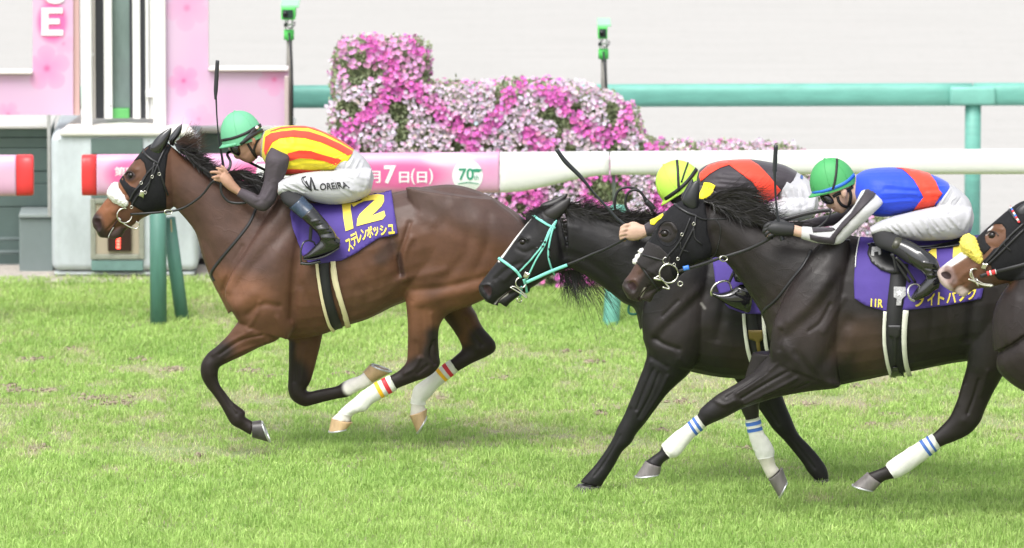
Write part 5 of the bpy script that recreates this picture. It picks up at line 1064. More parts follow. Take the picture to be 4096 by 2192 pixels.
    und = [([(540,480),(590,520),(650,555),(710,575)], 5.5), ([(705,580),(690,660),(640,760),(600,840),(575,890)], 4), ([(665,590),(620,700),(560,800),(500,870),(490,900)], 3.5), ([(700,575),(760,600),(840,600),(935,598)], 3.2), ([(850,600),(885,660),(880,740),(850,850),(800,895)], 2.8), ([(690,670),(700,740),(750,785)], 3), ([(590,770),(600,820),(655,840)], 2.6), ([(290,855),(380,880),(470,905)], 4), ([(262,895),(310,960),(370,1040),(430,1120),(498,1198)], 4.6), ([(300,930),(400,990),(520,1060)], 3)]
    br = add('bridle', join([strip(B(*p), w, THm, .004, Y3, .003) for p, w in und]), LEATH, h)
    add('bit_ring', ring(*B((506,1000))[0], Y3-.10, 23.5, .0045, .012), METAL, h); add('bit_ring', ring(*B((487,905))[0], Y3-.10, 8, .003), METAL, h); add('bit_ring', ring(*B((590,1075))[0], Y3-.07, 6, .003), METAL, h)
    add('bit', join([rod([p+(Y3-.09,) for p in B((400,1040),(430,1020),(460,1040),(480,1070),(510,1105),(500,1112),(460,1100))], .0045), rod([p+(Y3-.09,) for p in B((395,1035),(450,1048))], .007)]), METAL, h)
    for x, y in ((573,893),(690,635),(603,712),(545,935)): add('buckle', ring(*B((x,y))[0], Y3-.135, 3.6, .0018), METAL, br)
    add('rein', join([free_strap([p+(y,) for p, y in zip(B(*pts), ys)], w, .008) for pts, ys, w in (
       ([(575,985),(660,960),(760,930),(860,895),(960,865),(1080,825),(1200,770),(1290,715)], [Y3-.10,Y3-.11,Y3-.13,Y3-.15,Y3-.16,Y3-.17,Y3-.19,Y3-.21], 8),)]), LEATH, h)
    add('rein', free_strap([(p[0],p[1],Y3-.16) for p in B3((40,455),(150,425),(250,405),(310,400))], 10, .012), LEATH, h)
    add('rein', free_strap([(p[0],p[1],Y3-.19) for p in B3((310,402),(300,430),(270,470),(220,500),(120,495))], 5, .007), LEATH, h)
    add('rein_tag', free_strap([p+(Y3-.125,) for p in B((612,965),(655,955))], 12, .012), mat('blue_tag', (.05,.2,.7), .4), h)
    add('martingale_ring', ring(*B((910,890))[0], Y3-.165, 8.5, .004, .01, 1.1, .8), METAL, h)
    add('breastplate', strip(R((1470,0),(1400,120),(1300,250),(1200,380),(1100,470),(1080,500)), 6.5, T, .003, Y3, .003), LEATH, h)
    v, f = sweep([P(*p, Y3-.12) for p in B((230,915),(255,895),(280,875),(300,850),(300,830))], 1, 8, (.001,.001))
    for i, (x, y) in enumerate(((247,898),(278,876),(298,835))):
        c, n = cast(T, *B((x,y))[0], .004, Y3); v, f = ball(c, (.020,.02,.019), 10); v = [Vector(p)+Vector(RNG.normal(0,.002,3)) for p in v]; add('fleece_knot', mk(v, f), FLEECE, br)
    # saddlecloth, number, letters
    cl = B3((470,560),(800,580),(1020,560),(1150,548),(1175,700),(1138,888),(950,925),(780,945),(690,955),(600,955),(500,925),(440,888),(436,800),(440,700),(455,600))
    cloth = add('saddlecloth', patch(cl, T, .014, Y3, 7, .004), PURPLE, h); TC = bvh([patch(cl, T, .0145, Y3, 7)])
    add('cloth_edge', strip(B3((462,565),(448,640),(442,720)), 2.5, T, .02, Y3, .003), WHITE, cloth)
    add('lettering', decal(text2d('11R', bold=.03), B3((527,932),(595,938),(597,892),(529,888)), TC, .004, Y3), YEL, cloth, False)
    for ch, x0, x1, y in (('ラ',762,820,935),('イ',838,880,928),('ト',896,932,922),('バ',944,1000,914),('ッ',1008,1052,906),('ク',1058,1108,896)):
        add('lettering', decal(text2d(ch, bold=.03), B3((x0,y),(x1,y-4),(x1+3,y-72),(x0+3,y-68)), TC, .004, Y3, .25), YEL, cloth, False)
    add('number', patch(B3((838,640),(890,598),(892,700),(900,760),(850,765)), TC, .004, Y3, 6), YEL, cloth)
    add('number', patch(B3((985,580),(1020,573),(1028,640),(1035,760),(990,765),(980,660)), TC, .004, Y3, 6), YEL, cloth)
    add('girth', strip(B3((690,700),(672,850),(655,1000),(655,1150),(670,1300)), 42, T, .018, Y3, .004, w1=36), BLKWEB, h)
    add('girth', strip(B3((608,958),(603,1050),(605,1150),(620,1240),(638,1300)), 9, T, .022, Y3, .006), OFFW, h)
    add('girth', strip(B3((722,952),(712,1060),(712,1150),(722,1240),(745,1312)), 14, T, .022, Y3, .007, w1=11), OFFW, h)
    TG = bvh([me, patch(cl, T, .02, Y3, 9), strip(B3((690,700),(672,850),(655,1000),(655,1150),(670,1300)), 46, T, .02, Y3, 0)])
    add('girth_strap', patch(B3((622,1035),(695,1035),(690,1090),(672,1110),(668,1250),(655,1250),(652,1110),(625,1090)), TG, .006, Y3, 6, .003), LEATH, h)
    add('girth_strap', patch(B3((650,1262),(676,1262),(685,1290),(715,1312),(690,1322),(665,1318),(635,1315),(640,1300)), TG, .008, Y3, 5, .004), SHINE, h)
    add('strap_mark', patch(B3((655,822),(720,825),(722,870),(700,890),(695,925),(668,925),(672,890),(655,880)), TG, .005, Y3, 5), mat('mark_grey', (.38,.38,.39), .5, noise=(90,.5)), h)
    star = [(686+18*(1 if i%2==0 else .42)*math.sin(i*math.pi/5), 858-20*(1 if i%2==0 else .42)*math.cos(i*math.pi/5)) for i in range(10)]
    add('strap_star', patch(B3(*star), TG, .007, Y3, 5), TXW, h)
    v, f = tube(qs('B3', [(500,560,520,600,.12),(620,560,640,610,.14),(800,572,820,610,.16),(1000,548,1020,590,.16),(1060,530,1070,560,.1)]), Y3, 5, 24); add('saddle', mk(v, f), SHINE, h)
    fl = B3((520,595),(560,592),(600,620),(650,650),(690,700),(690,752),(640,752),(580,730),(530,690),(508,640))
    fo = add('saddle_flap', patch(fl, TC, .012, Y3, 7, .006), mat('flap_black', (.014,.014,.016), .35), h); TF = bvh([patch(fl, TC, .013, Y3, 7)])
    add('flap_mark', patch(B3((533,605),(582,600),(585,645),(572,650),(570,630),(548,632),(546,655),(530,652)), TF, .003, Y3, 5), mat('mark_grey', (.38,.38,.39), .5, noise=(90,.5)), fo)
    return h, T
H3, T3 = horse_three()
def horse_four():
    h = empty('horse', Vector((P(2800,700,Y4).x, Y4, 0)), 'brown faced racehorse with yellow fleece noseband at the right picture edge', 'horse')
    R = lambda *p: q('R1', list(p))
    head = qs('R1', [(905,145,960,545,.08),(822,143,885,562,.10),(742,190,810,578,.108),(672,248,745,592,.106),(604,308,682,606,.098),(542,368,622,620,.085),(482,420,562,628,.07),(422,465,512,640,.058),(372,503,462,650,.052),(342,538,420,642,.048),(362,600,412,636,.035)])
    jaw = qs('R1', [(540,600,545,632,.04),(470,622,512,655,.038),(432,640,496,678,.032)])
    lip = qs('R1', [(342,545,420,590,.048),(360,590,440,625,.044),(375,612,440,645,.03)])
    ck = qs('R1', [(730,260,790,290,.03,-.055),(700,350,850,380,.045,-.06),(710,450,850,480,.05,-.055),(740,540,840,550,.035,-.05)])
    neck = [(2612,505,2598,690,.08),(2690,530,2545,712,.10),(2760,580,2506,765,.14),(2810,620,2494,830,.18),(2830,640,2500,885,.205)]
    torso = [(2770,650,2530,850,.12),(2810,642,2506,905,.18),(2838,640,2520,945,.215),(2870,642,2590,992,.24),(2930,650,2700,1020,.26),(3010,650,2880,1020,.275),(3150,640,3100,990,.275),(3300,630,3300,950,.265),(3420,660,3430,880,.2),(3470,700,3480,820,.1)]
    legs = []
    for yo, a in ((-.14,0),(.14,60)):
        legs.append([(2720+a,900,2880+a,930,.09,yo),(2740+a,1000,2850+a,1010,.06,yo),(2755+a,1100,2820+a,1105,.045,yo),(2765+a,1200,2805+a,1205,.03,yo),(2760+a,1290,2810+a,1290,.035,yo),(2745+a,1330,2805+a,1330,.035,yo)])
        legs.append([(3240+a,800,3460+a,820,.13,yo),(3280+a,950,3440+a,950,.08,yo),(3330+a,1050,3440+a,1060,.05,yo),(3360+a,1120,3410+a,1130,.03,yo),(3340+a,1270,3390+a,1280,.034,yo),(3320+a,1330,3385+a,1330,.036,yo)])
    sh = [(2700,640,2850,660,.05,-.12),(2610,760,2830,800,.08,-.165),(2570,850,2810,890,.085,-.17),(2640,940,2830,980,.08,-.15)]
    parts = [tube(r, Y4, 5, 28, e) for r, e in [(head,2.3),(jaw,2.1),(lip,2.1),(ck,2),(mir(ck),2),(neck,2.1),(torso,2.15)]+[(l,2) for l in legs]]
    me = fuse(parts, .0085, 5)
    sculpt(me, [(R((610,310),(640,290),(700,300)), 5, .009), (R((645,332)), 7, -.006), (R((620,390),(680,400)), 5, -.004), (R((600,480),(500,540),(470,570)), 6, .006), (R((385,545),(400,565)), 7, -.016), (R((355,530),(420,525),(435,560),(415,600)), 3.2, .006), (R((430,640),(500,600)), 3, -.005), ([(2560,760),(2540,850)], 14, .010), ([(2640,740),(2600,860)], 14, -.010)], Y4)
    paint(me, (.024,.018,.018), [(R((700,200),(600,330),(480,460),(400,540)), 60, 90, (.125,.058,.032)), (R((600,600),(720,580)), 14, 36, (.09,.045,.028)), (R((640,282),(612,320)), 3, 7, (.7,.68,.66)), (R((560,372),(500,430),(420,480),(365,520)), 7, 13, (.75,.73,.71)), (R((355,530),(370,600),(400,640)), 8, 20, (.42,.33,.31)), (R((470,640),(500,660)), 8, 16, (.50,.40,.38)), (R((400,520),(430,580)), 6, 16, (.20,.13,.12)), (R((540,620),(620,600)), 8, 18, (.10,.06,.045))], Y4)
    T = bvh(me); add('body', me, coat_mat('brown_coat', .45, .28), h)
    for x in (2745,3320):
        for yo, a in ((-.14,0),(.14,60)): hoof(h, (x+a,1325),(x+60+a,1325),(x-18+a,1378),(x+60+a,1378), Y4+yo, HOOFB, .05)
    hd = patch(R((830,140),(760,172),(700,215),(650,255),(610,290),(560,345),(545,375),(575,400),(600,440),(640,400),(612,370),(606,340),(625,300),(660,272),(700,270),(722,300),(722,350),(700,390),(655,408),(620,450),(590,480),(640,500),(650,540),(680,575),(760,585),(880,565),(960,545),(960,300),(930,150)), T, .003, Y4, 6, .002)
    hood = add('hood', hd, BLK, h); eye(h, T, *R((646,332))[0], Y4, .021); nostril(h, T, R((365,540),(395,532),(420,550),(415,572),(390,572),(370,558)), Y4)
    add('eyelid', strip(R((615,328),(635,310),(665,315),(682,335)), 2.4, T, .006, Y4, .004), mat('lid_dark', (.03,.018,.014), .4), h)
    v, f = tube(qs('R1', [(872,140,900,200,.02),(780,210,830,260,.026),(782,185,860,240,.028),(830,150,900,190,.02),(900,120,915,130,.004)][1:]), Y4-.05, 5, 18); add('ear', mk(v, f), mat('grey_hood_leather', (.020,.021,.024), .32), h)
    TH = bvh([me, patch(R((830,140),(700,215),(560,345),(600,440),(650,540),(760,585),(960,545),(930,150)), T, .006, Y4, 7)])
    br = add('bridle', join([strip(R(*p), w, TH, .004, Y4, .003) for p, w in (([(822,265),(740,340),(660,430),(600,495)], 4.5), ([(822,300),(760,360),(690,430),(615,500)], 4.5), ([(740,190),(770,235),(800,262)], 6), ([(740,345),(712,380),(750,418)], 2.8))]), LEATH, h)
    cols = [RED, WHITE, mat('blue_tag', (.05,.2,.7), .4)]
    for i in range(9):
        t = i/8; x, y = 745+48*t, 172+88*t; add('browband_bead', patch(R((x-8,y-3),(x+1,y-9),(x+9,y+1),(x,y+7)), TH, .008, Y4, 4, .003, 2), cols[(0,1,2,0,1,2,0,1,0)[i]], br)
    fl = qs('R1', [(470,392,478,348,.04),(478,420,508,326,.08),(512,456,548,342,.10),(542,482,582,388,.105),(565,496,598,430,.10),(580,494,596,462,.08)])
    fm = fuse([tube(fl, Y4, 5, 26)], .006, 2); co = get_co(fm); no = get_no(fm); set_co(fm, co+no*RNG.normal(0,.003,(len(co),1))); add('fleece_noseband', fm, mat('yellow_fleece', (.88,.74,.14), .95, bump=[(120,1,.006)]), h)
    add('bit_ring', ring(*R((552,545))[0], Y4-.08, 12, .005, .01, 1, 1.1, 28, 60, 330), METAL, h)
    add('bit', rod([p+(Y4-.09,) for p in R((515,575),(545,585),(590,605),(640,612),(645,606),(600,600),(560,578))], .0045), METAL, h); add('bit_stem', rod([p+(Y4-.09,) for p in R((528,520),(545,570),(572,612))], .005), METAL, h)
    add('number_plate', patch(R((595,485),(625,490),(612,522),(583,510)), TH, .009, Y4, 4, .002, 3), METAL, br)
    add('rein', free_strap([p+(y,) for p, y in zip(R((580,560),(640,540),(720,520),(800,500),(900,470)), [Y4-.1,Y4-.11,Y4-.14,Y4-.15,Y4-.15])], 9, .008), LEATH, h)
    for a, b, c in ((618,630,RED),(632,642,WHITE),(644,662,RED),(664,668,WHITE)): add('rein_tag', free_strap([p+(Y4-.122,) for p in R((a,545-(a-618)*.25),(b,545-(b-618)*.25))], 12, .012, k=2), c, h)
    hair('mane', [(2600,500,Y4),(2700,525,Y4),(2800,600,Y4)], [(1,0),(1,.1),(1,.2)], 500, 60, .0028, h, HAIR, .3, .02)
    return h, T
H4, T4 = horse_four()
# ================================================================ jockeys
SKIN = mat('skin', (.43,.25,.175), .55, .3, noise=(40,.06), bump=[(150,.15,.001)]); SKIN2 = mat('pale_skin', (.56,.37,.28), .55, .3, noise=(40,.06))
def silk_mat(name, col, rough=.5): return mat(name, col, rough, .25, noise=(7,.07), bump=[(5,.5,.016,(1,1,1.4),.8),(30,.25,.003)], sheen=.2)
WB = mat('white_breeches', (.50,.50,.525), .42, .4, noise=(6,.03), bump=[(5,.35,.015),(40,.2,.002)])
GOG = mat('goggle_lens', (.012,.012,.014), .08, .8); RUB = mat('goggle_rubber', (.03,.03,.032), .5)
def dome(cx, cy, a, hgt, tilt, Y, depth, m, parent, name='helmet', ratio=1.06):
    """cap dome: base centre (working px), half length a px, height px, tilt rad"""
    s = (Y+50)/50/460*1.0; C0 = P(cx, cy, Y); n = 40; mm = 16; v = []; f = []
    ex = Vector((math.cos(tilt), 0, math.sin(tilt))); ez = Vector((-math.sin(tilt), 0, math.cos(tilt)))
    A = a/460.; Hh = hgt/460.
    for i in range(mm+1):
        t = (math.pi*.56)*i/mm; r = math.sin(t)**.92; z = math.cos(t)
        for j in range(n):
            b = 2*math.pi*j/n; v.append(C0 + ex*A*r*math.cos(b) + Vector((0, depth*r*math.sin(b), 0)) + ez*Hh*z)
    for i in range(mm):
        for j in range(n): f.append((i*n+j, i*n+(j+1)%n, (i+1)*n+(j+1)%n, (i+1)*n+j))
    me = mk(v, f); bm = bmesh.new(); bm.from_mesh(me); bmesh.ops.remove_doubles(bm, verts=bm.verts, dist=1e-5); bmesh.ops.recalc_face_normals(bm, faces=bm.faces); bm.to_mesh(me); bm.free()
    T = bvh(me); o = add(name, me, m, parent)
    # button and seams
    bmb = MB(); bv, bf = ball(C0+ez*Hh, (.008,.008,.006), 8); bmb.addm(bv, bf); add('cap_button', bmb.mesh(), m, o)
    for b in (math.radians(-100), math.radians(-50), math.radians(-150)):
        pts = []
        for i in range(1, mm): 
            t = (math.pi*.5)*i/mm; r = math.sin(t)**.92; pts.append(C0 + ex*A*r*math.cos(b)*1.002 + Vector((0, depth*r*math.sin(b)*1.004, 0)) + ez*Hh*math.cos(t)*1.002)
        sv, sf = sweep(pts, .0014, 6); add('seam', mk(sv, sf), m, o)
    # peak at the front (-ex)
    v = []; f = []; k = 18
    for i in range(k+1):
        b = math.pi + math.radians(-72+144*i/k); base = C0 + ex*A*math.cos(b)*.99 + Vector((0, depth*math.sin(b)*.99, 0)) - ez*.006
        out = C0 + ex*(A*math.cos(b)*(1+.20*math.cos((b-math.pi)*1.2))) + Vector((0, depth*math.sin(b)*1.03, 0)) - ez*.022
        v += [base, base*.5+out*.5-ez*.002, out]
    for i in range(k):
        for c in (0,1): f.append((i*3+c, i*3+c+1, (i+1)*3+c+1, (i+1)*3+c))
    bm = bmesh.new(); me2 = mk(v, f); bm.from_mesh(me2); bm.normal_update(); bmesh.ops.solidify(bm, geom=bm.faces[:], thickness=.004); bm.to_mesh(me2); bm.free(); add('peak', me2, m, o)
    return o, T
def garment(name, rowsets, Y, m, parent, vox=.006, sm=4, creases=(), e=2.15):
    me = fuse([tube(r, Y, 5, 28, e) for r in rowsets], vox, sm)
    if creases: sculpt(me, creases, Y)
    return add(name, me, m, parent), None
def gm(rowsets, Y, vox=.006, sm=4, creases=(), e=2.15):
    me = fuse([tube(r, Y, 5, 28, e) for r in rowsets], vox, sm)
    if creases: sculpt(me, creases, Y)
    return me
def shrink(rows, k):
    o = []
    for r in rows:
        a = np.array(r[:2]); b = np.array(r[2:4]); c = (a+b)/2; a = c+(a-c)*k; b = c+(b-c)*k; o.append((*a, *b, r[4]*k)+tuple(r[5:]))
    return o
def finger(pts, r, Y):            # pts (x,y,yo)
    Q = catmull([list(P(p[0], p[1], Y+p[2])) for p in pts], 5); N = len(Q); R = [r*(1-.28*i/(N-1)) for i in range(N)]; R[-1] *= .7
    return sweep(Q, R, 12)
def jockey(label, x, Y, S, skin, hairc=None):
    r = empty('person', Vector((P(x,520,Y).x, Y, P(x,520,Y).z)), label, 'person', None)
    arm = S['arm']; far = S['far']; thigh = S['thigh']; shin = S['shin']
    body = [tube(S['head'], Y, 5, 28, 2.1), tube(S['nose'], Y, 4, 14), tube(S['neck'], Y, 5, 24), tube(shrink(S['torso'], .86), Y, 5, 24), tube(shrink(S['pelvis'], .86), Y, 5, 24),
            tube(shrink(arm, .84), Y, 5, 20), tube(shrink(far, .84), Y, 5, 20), tube(shrink(thigh, .84), Y, 5, 20), tube(mir(shrink(thigh, .84)), Y, 5, 20), tube(shrink(shin, .62), Y, 5, 20), tube(mir(shrink(shin, .62)), Y, 5, 20)]
    for hnd in S['palm']: body.append(tube(hnd, Y, 5, 18, 2.3))
    for fg in S['fingers']: body.append(finger(fg[0], fg[1], Y))
    me = fuse(body, .0046, 2)
    sculpt(me, S.get('face_sc', []), Y)
    bo = add('body', me, skin, r); return r, me
def whip(pts, r, label, x, Y, flap=None):
    w = empty('whip', P(pts[-1][0], pts[-1][1], Y), label, 'whip', 'riding whips')
    add('shaft', rod(pts, r, 6, 10), mat('whip_black', (.02,.022,.028), .35), w)
    if flap: add('flap', free_strap(flap, 11, .006), mat('whip_flap', (.05,.055,.06), .45), w)
    return w
# ------------------------------------------------ first jockey
def jockey_one():
    Y = Y1; A = lambda *p: q('A2', list(p)); a = -.20
    S = dict(
      head=qs('A2', [(275,160,400,140,.05),(220,225,440,195,.070),(215,290,470,258,.075),(240,365,485,325,.075),(262,412,478,385,.070),(290,448,462,425,.060),(325,474,445,458,.047),(370,494,425,482,.030)]),
      nose=qs('A2', [(268,385,315,385,.010),(262,420,312,425,.013),(270,452,315,450,.016),(292,466,318,460,.012)]),
      neck=qs('A2', [(400,250,415,455,.055),(480,255,470,440,.058),(560,250,540,470,.07)]),
      torso=qs('A2', [(500,252,480,440,.065),(545,232,520,500,.13),(610,214,585,570,.175),(690,205,660,592,.19),(800,206,760,590,.185),(920,232,880,582,.168),(1040,285,990,568,.155),(1140,342,1060,555,.148),(1215,392,1100,548,.145)]),
      pelvis=qs('A2', [(1165,362,1040,560,.148),(1225,402,1100,640,.156),(1285,446,1180,740,.16),(1340,520,1270,780,.148),(1372,610,1340,735,.11)]),
      arm=qs('A2', [(560,370,700,430,.045,a+.03),(518,450,705,465,.058,a),(512,530,690,540,.060,a),(508,610,655,630,.056,a),(487,690,622,715,.052,a-.01),(455,760,592,800,.052,a-.02),(440,740,512,876,.05,a-.02),(400,722,420,848,.047,a-.01),(350,702,345,795,.042,a+.02),(322,690,286,752,.034,a+.05)]),
      far=qs('A2', [(560,380,700,430,.05,.17),(520,500,680,520,.058,.20),(480,640,620,660,.052,.2),(430,720,520,800,.048,.19),(340,680,370,760,.04,.13),(250,640,270,710,.034,.08)]),
      thigh=qs('A2', [(1355,540,1325,745,.085,-.09),(1240,535,1215,800,.10,-.12),(1080,556,1050,822,.10,-.14),(920,563,900,800,.094,-.165),(790,580,800,755,.084,-.19),(690,605,700,738,.074,-.21),(618,640,612,748,.055,-.215)]),
      shin=qs('A2', [(620,720,760,700,.055,-.22),(650,800,790,745,.058,-.25),(705,850,815,765,.055,-.27),(800,935,895,845,.052,-.30),(880,1010,985,940,.05,-.315),(935,1070,1070,1050,.045,-.325),(925,1120,1100,1140,.042,-.325)]),
      palm=[qs('A2', [(318,692,288,745,.030,-.15),(285,655,235,715,.034,-.15),(240,600,180,670,.036,-.15),(200,560,140,628,.032,-.145)])],
      fingers=[([p+(o,) for p, o in zip(A((205,570),(165,545),(125,535)), (-.15,-.16,-.14))], .0105), ([p+(o,) for p, o in zip(A((180,590),(125,568),(78,570)), (-.15,-.17,-.16))], .011), ([p+(o,) for p, o in zip(A((170,615),(130,605),(92,612)), (-.15,-.18,-.17))], .0105), ([p+(o,) for p, o in zip(A((175,645),(140,632),(108,628)), (-.14,-.17,-.18))], .0095), ([p+(o,) for p, o in zip(A((255,640),(215,580),(185,535),(165,520)), (-.12,-.10,-.09,-.08))], .012)],
      face_sc=[(A((320,470),(350,478)), 3, -.004), (A((330,380),(350,400)), 8, .004), (A((345,440),(380,400)), 5, -.003)])
    r, me = jockey('jockey in yellow and red striped vest and light green cap, crouching on the leading horse', 900, Y, S, SKIN)
    T = bvh(me)
    Yl = silk_mat('yellow_silk', (.86,.72,.03)); Rd = silk_mat('red_silk', (.84,.065,.035)); Gs = mat('grey_sleeve', (.072,.060,.070), .6, .22, bump=[(9,.5,.008,(1,1,1.5),1.5)], noise=(6,.05))
    vm = gm([S['torso']], Y, .0052, 4, folds(A((640,330))[0], A((1000,400))[0], A((680,570))[0], A((1060,520))[0], 7, 4, .0035, 8) + folds(A((560,250))[0], A((640,340))[0], A((760,230))[0], A((780,330))[0], 5, 4, .003, 9) + folds(A((1080,430))[0], A((1180,400))[0], A((960,560))[0], A((1060,520))[0], 7, 2.4, .0055, 10) + [(A((700,480),(850,520),(960,560)), 6, -.005), (A((1040,540),(1120,470),(1180,440)), 6, .004), (A((620,300),(700,360)), 8, .006), (A((700,560),(800,540)), 5, .005)])
    vest = add('silks', vm, Yl, r); TV = bvh(vm)
    for poly in (A((640,218),(740,207),(850,209),(960,240),(1090,308),(1205,385),(1215,400),(1100,328),(960,256),(850,221),(740,219),(640,229),(560,252),(545,248)),
        A((518,292),(560,264),(640,250),(740,240),(860,252),(980,292),(1100,347),(1190,398),(1212,412),(1190,428),(1166,440),(1060,382),(950,334),(830,302),(720,293),(630,303),(572,335),(535,400),(520,440),(508,400)),
        A((690,420),(780,397),(870,401),(960,430),(1060,457),(1115,470),(1095,495),(1068,512),(980,482),(880,462),(790,456),(690,482)), A((650,545),(720,542),(800,546),(900,552),(960,548),(930,562),(850,570),(760,574),(660,582))):
        add('stripe', patch(poly, TV, .0038, Y, 5, 0, 3), Rd, vest)
    add('collar', tube_mesh(qs('A2', [(498,250,474,446,.066),(512,242,486,455,.075)]), Y), mat('collar_grey', (.36,.36,.36), .6), r)
    add('sleeve', gm([S['arm']], Y, .0055, 4, [(A((540,640),(520,700),(500,740)), 4, -.005), (A((560,700),(510,780)), 4, .004), (A((480,790),(440,810)), 4, -.004), (A((610,520),(590,640)), 6, .004)]), Gs, r); add('sleeve', gm([S['far']], Y, .006, 4), Gs, r)
    th2 = mir(S['thigh'])
    bm_ = gm([S['pelvis'], S['thigh'], th2], Y, .0050, 5, folds(A((1060,560))[0], A((1330,600))[0], A((960,600))[0], A((1200,790))[0], 8, 3, .0032, 1) + folds(A((640,610))[0], A((860,700))[0], A((620,700))[0], A((820,780))[0], 7, 2.4, .0055, 2) + folds(A((1200,420))[0], A((1120,560))[0], A((1300,480))[0], A((1240,620))[0], 6, 2.6, .0055, 3) + [(A((1100,545),(1180,560),(1260,540)), 6, -.006), (A((1290,480),(1330,600),(1290,720)), 5, .004), (A((1000,600),(1150,700),(1250,720)), 6, .004), (A((680,620),(760,700)), 5, -.004), (A((720,600),(820,720)), 5, .004), (A((640,680),(720,740)), 4, -.004), (A((1060,560),(1000,590)), 5, -.006), (A((1180,600),(1230,680),(1220,760)), 5, -.003), (A((660,600),(700,680),(780,760)), 3, .004), (A((700,590),(780,660),(880,700)), 3.5, .004), (A((640,650),(680,700),(740,740)), 2.5, -.004), (A((1120,550),(1230,600),(1310,620)), 4, .004), (A((1090,565),(1190,640),(1290,690)), 4, -.004), (A((1240,430),(1300,520),(1330,640)), 3, -.003), (A((960,570),(1060,620),(1160,640)), 4, .004)])
    br = add('breeches', bm_, WB, r); TB = bvh(bm_); BK = mat('black_print', (.02,.02,.022), .5)
    add('lettering', decal(text2d('OREIRA', bold=.018), A((944,712),(1178,694),(1150,643),(944,658)), TB, .005, Y, .1), BK, br, False)
    add('lettering', patch(A((868,608),(880,612),(915,700),(942,708),(925,712),(898,706),(878,640),(880,712),(850,690),(830,640),(838,634),(862,680)), TB, .003, Y, 5, 0, 2), BK, br)
    add('swoosh', strip(A((835,606),(806,614),(805,640),(835,680),(880,715)), 2.6, TB, .003, Y, 0), BK, br); add('swoosh', strip(A((820,610),(815,630),(845,670)), 1.6, TB, .003, Y, 0), BK, br)
    # legs: sock, boot with blue cuff
    for sgn in (1, -1):
        mm = (lambda x: x) if sgn == 1 else mir
        add('sock', gm([mm(S['shin'][:3]+shrink(S['shin'][3:6], .8))], Y, .006, 3), mat('black_sock', (.02,.02,.022), .8), r)
        cuff = qs('A2', [(700,852,808,752,.060,-.27),(750,895,850,800,.059,-.285),(800,938,896,842,.056,-.305)])
        bt = add('boot', gm([mm(qs('A2', [(790,925,890,838,.056,-.305),(860,990,960,912,.054,-.315),(925,1055,1050,1020,.050,-.325),(940,1100,1095,1100,.048,-.325),(930,1140,1112,1145,.045,-.325)])), mm(qs('A2', [(1108,1095,1098,1158,.030,-.325),(1050,1060,1060,1192,.042,-.325),(980,1080,1000,1215,.042,-.325),(910,1140,930,1235,.042,-.325),(850,1200,865,1246,.038,-.325),(806,1234,812,1250,.02,-.325)]))], Y, .0055, 3,
            [(A((880,960),(950,940)), 3, .004), (A((890,1000),(980,975)), 3, -.004), (A((930,1020),(1010,1010)), 3, .005), (A((950,1060),(1040,1050)), 3, -.005), (A((960,1085),(1060,1085)), 3, .005)]), SHINE, r)
        add('boot_cuff', gm([mm(cuff)], Y, .0055, 1), mat('navy_cuff', (.03,.05,.085), .25, noise=(60,.4,(1,1,.1))), bt)
        add('sole', gm([mm(qs('A2', [(1105,1150,1102,1168,.030,-.325),(1000,1210,1005,1226,.040,-.325),(900,1240,905,1256,.040,-.325),(810,1246,812,1262,.022,-.325)]))], Y, .005, 1), RUB, bt)
        st = add('stirrup', join([rod([p+(Y+sgn*-.33+d,) for p, d in zip(A((800,1280),(795,1200),(812,1130),(850,1108),(895,1120),(905,1140)), (-.045,-.05,-.045,-.02,0,.01))], .005), rod([p+(Y+sgn*-.33+.0,) for p in A((790,1285),(860,1290),(950,1270))], .009)]), mat('dark_steel', (.10,.10,.11), .25, metal=.8), r)
        add('stirrup_leather', free_strap([p+(Y+sgn*-.30,) for p in A((900,860),(880,960),(872,1050),(868,1110))], 9, .006), LEATH, st)
    # head gear
    CAPG = mat('light_green_cap', (.15,.46,.27), .6, .4, noise=(5,.03), bump=[(25,.3,.003,(1,1,.6),1)])
    o, TD = dome(*A((333,292))[0], 54.5, 69, math.radians(16), Y, .104, CAPG, r)
    Th = bvh([me, gmesh_from(o, r)])
    add('helmet_band', strip(A((170,318),(260,300),(360,262),(440,215),(500,190)), 7, TD, .003, Y, .003), BLKWEB, o)
    add('helmet_strap', strip(A((500,185),(440,225),(390,280),(350,320)), 9, TD, .006, Y, .003), BLKWEB, o)
    add('badge', patch([(A((440,220))[0][0]+4*math.cos(t), A((440,220))[0][1]+4*math.sin(t)) for t in np.linspace(0,6.28,12,endpoint=False)], TD, .012, Y, 4, .003, 2), TXW, o)
    g = add('goggles', gm([qs('A2', [(222,345,318,312,.080),(228,388,335,350,.086),(255,420,342,398,.078),(285,440,335,425,.05)])], Y, .005, 2), GOG, r)
    add('goggle_strap', strip(A((320,350),(380,300),(440,262),(490,240)), 9, bvh([me, gmesh_from(o, r)]), .007, Y, .003), BLKWEB, g)
    add('chin_strap', join([strip(A((375,345),(400,385),(420,420),(452,462)), 6, T, .004, Y, .004), strip(A((470,300),(440,350),(425,400),(450,462)), 5, T, .004, Y, .004)]), BLKWEB, r)
    add('ear', mk(*tube(qs('A2', [(380,285,395,330,.006,-.077),(388,280,432,300,.012,-.08),(392,300,436,340,.012,-.08),(400,335,425,352,.008,-.076)], ), Y, 5, 14)), SKIN, r)
    pass
    w = whip([p+(Y+.02,) for p in A((190,560),(170,430),(150,320),(135,160),(128,20))]+[p+(Y+.02,) for p in q('D', [(543,225),(546,200),(548,155)])], [.008,.007,.005,.0042,.0042,.0055,.008,.009,.008], 'black riding whip held upright beside the light green cap', 540, Y)
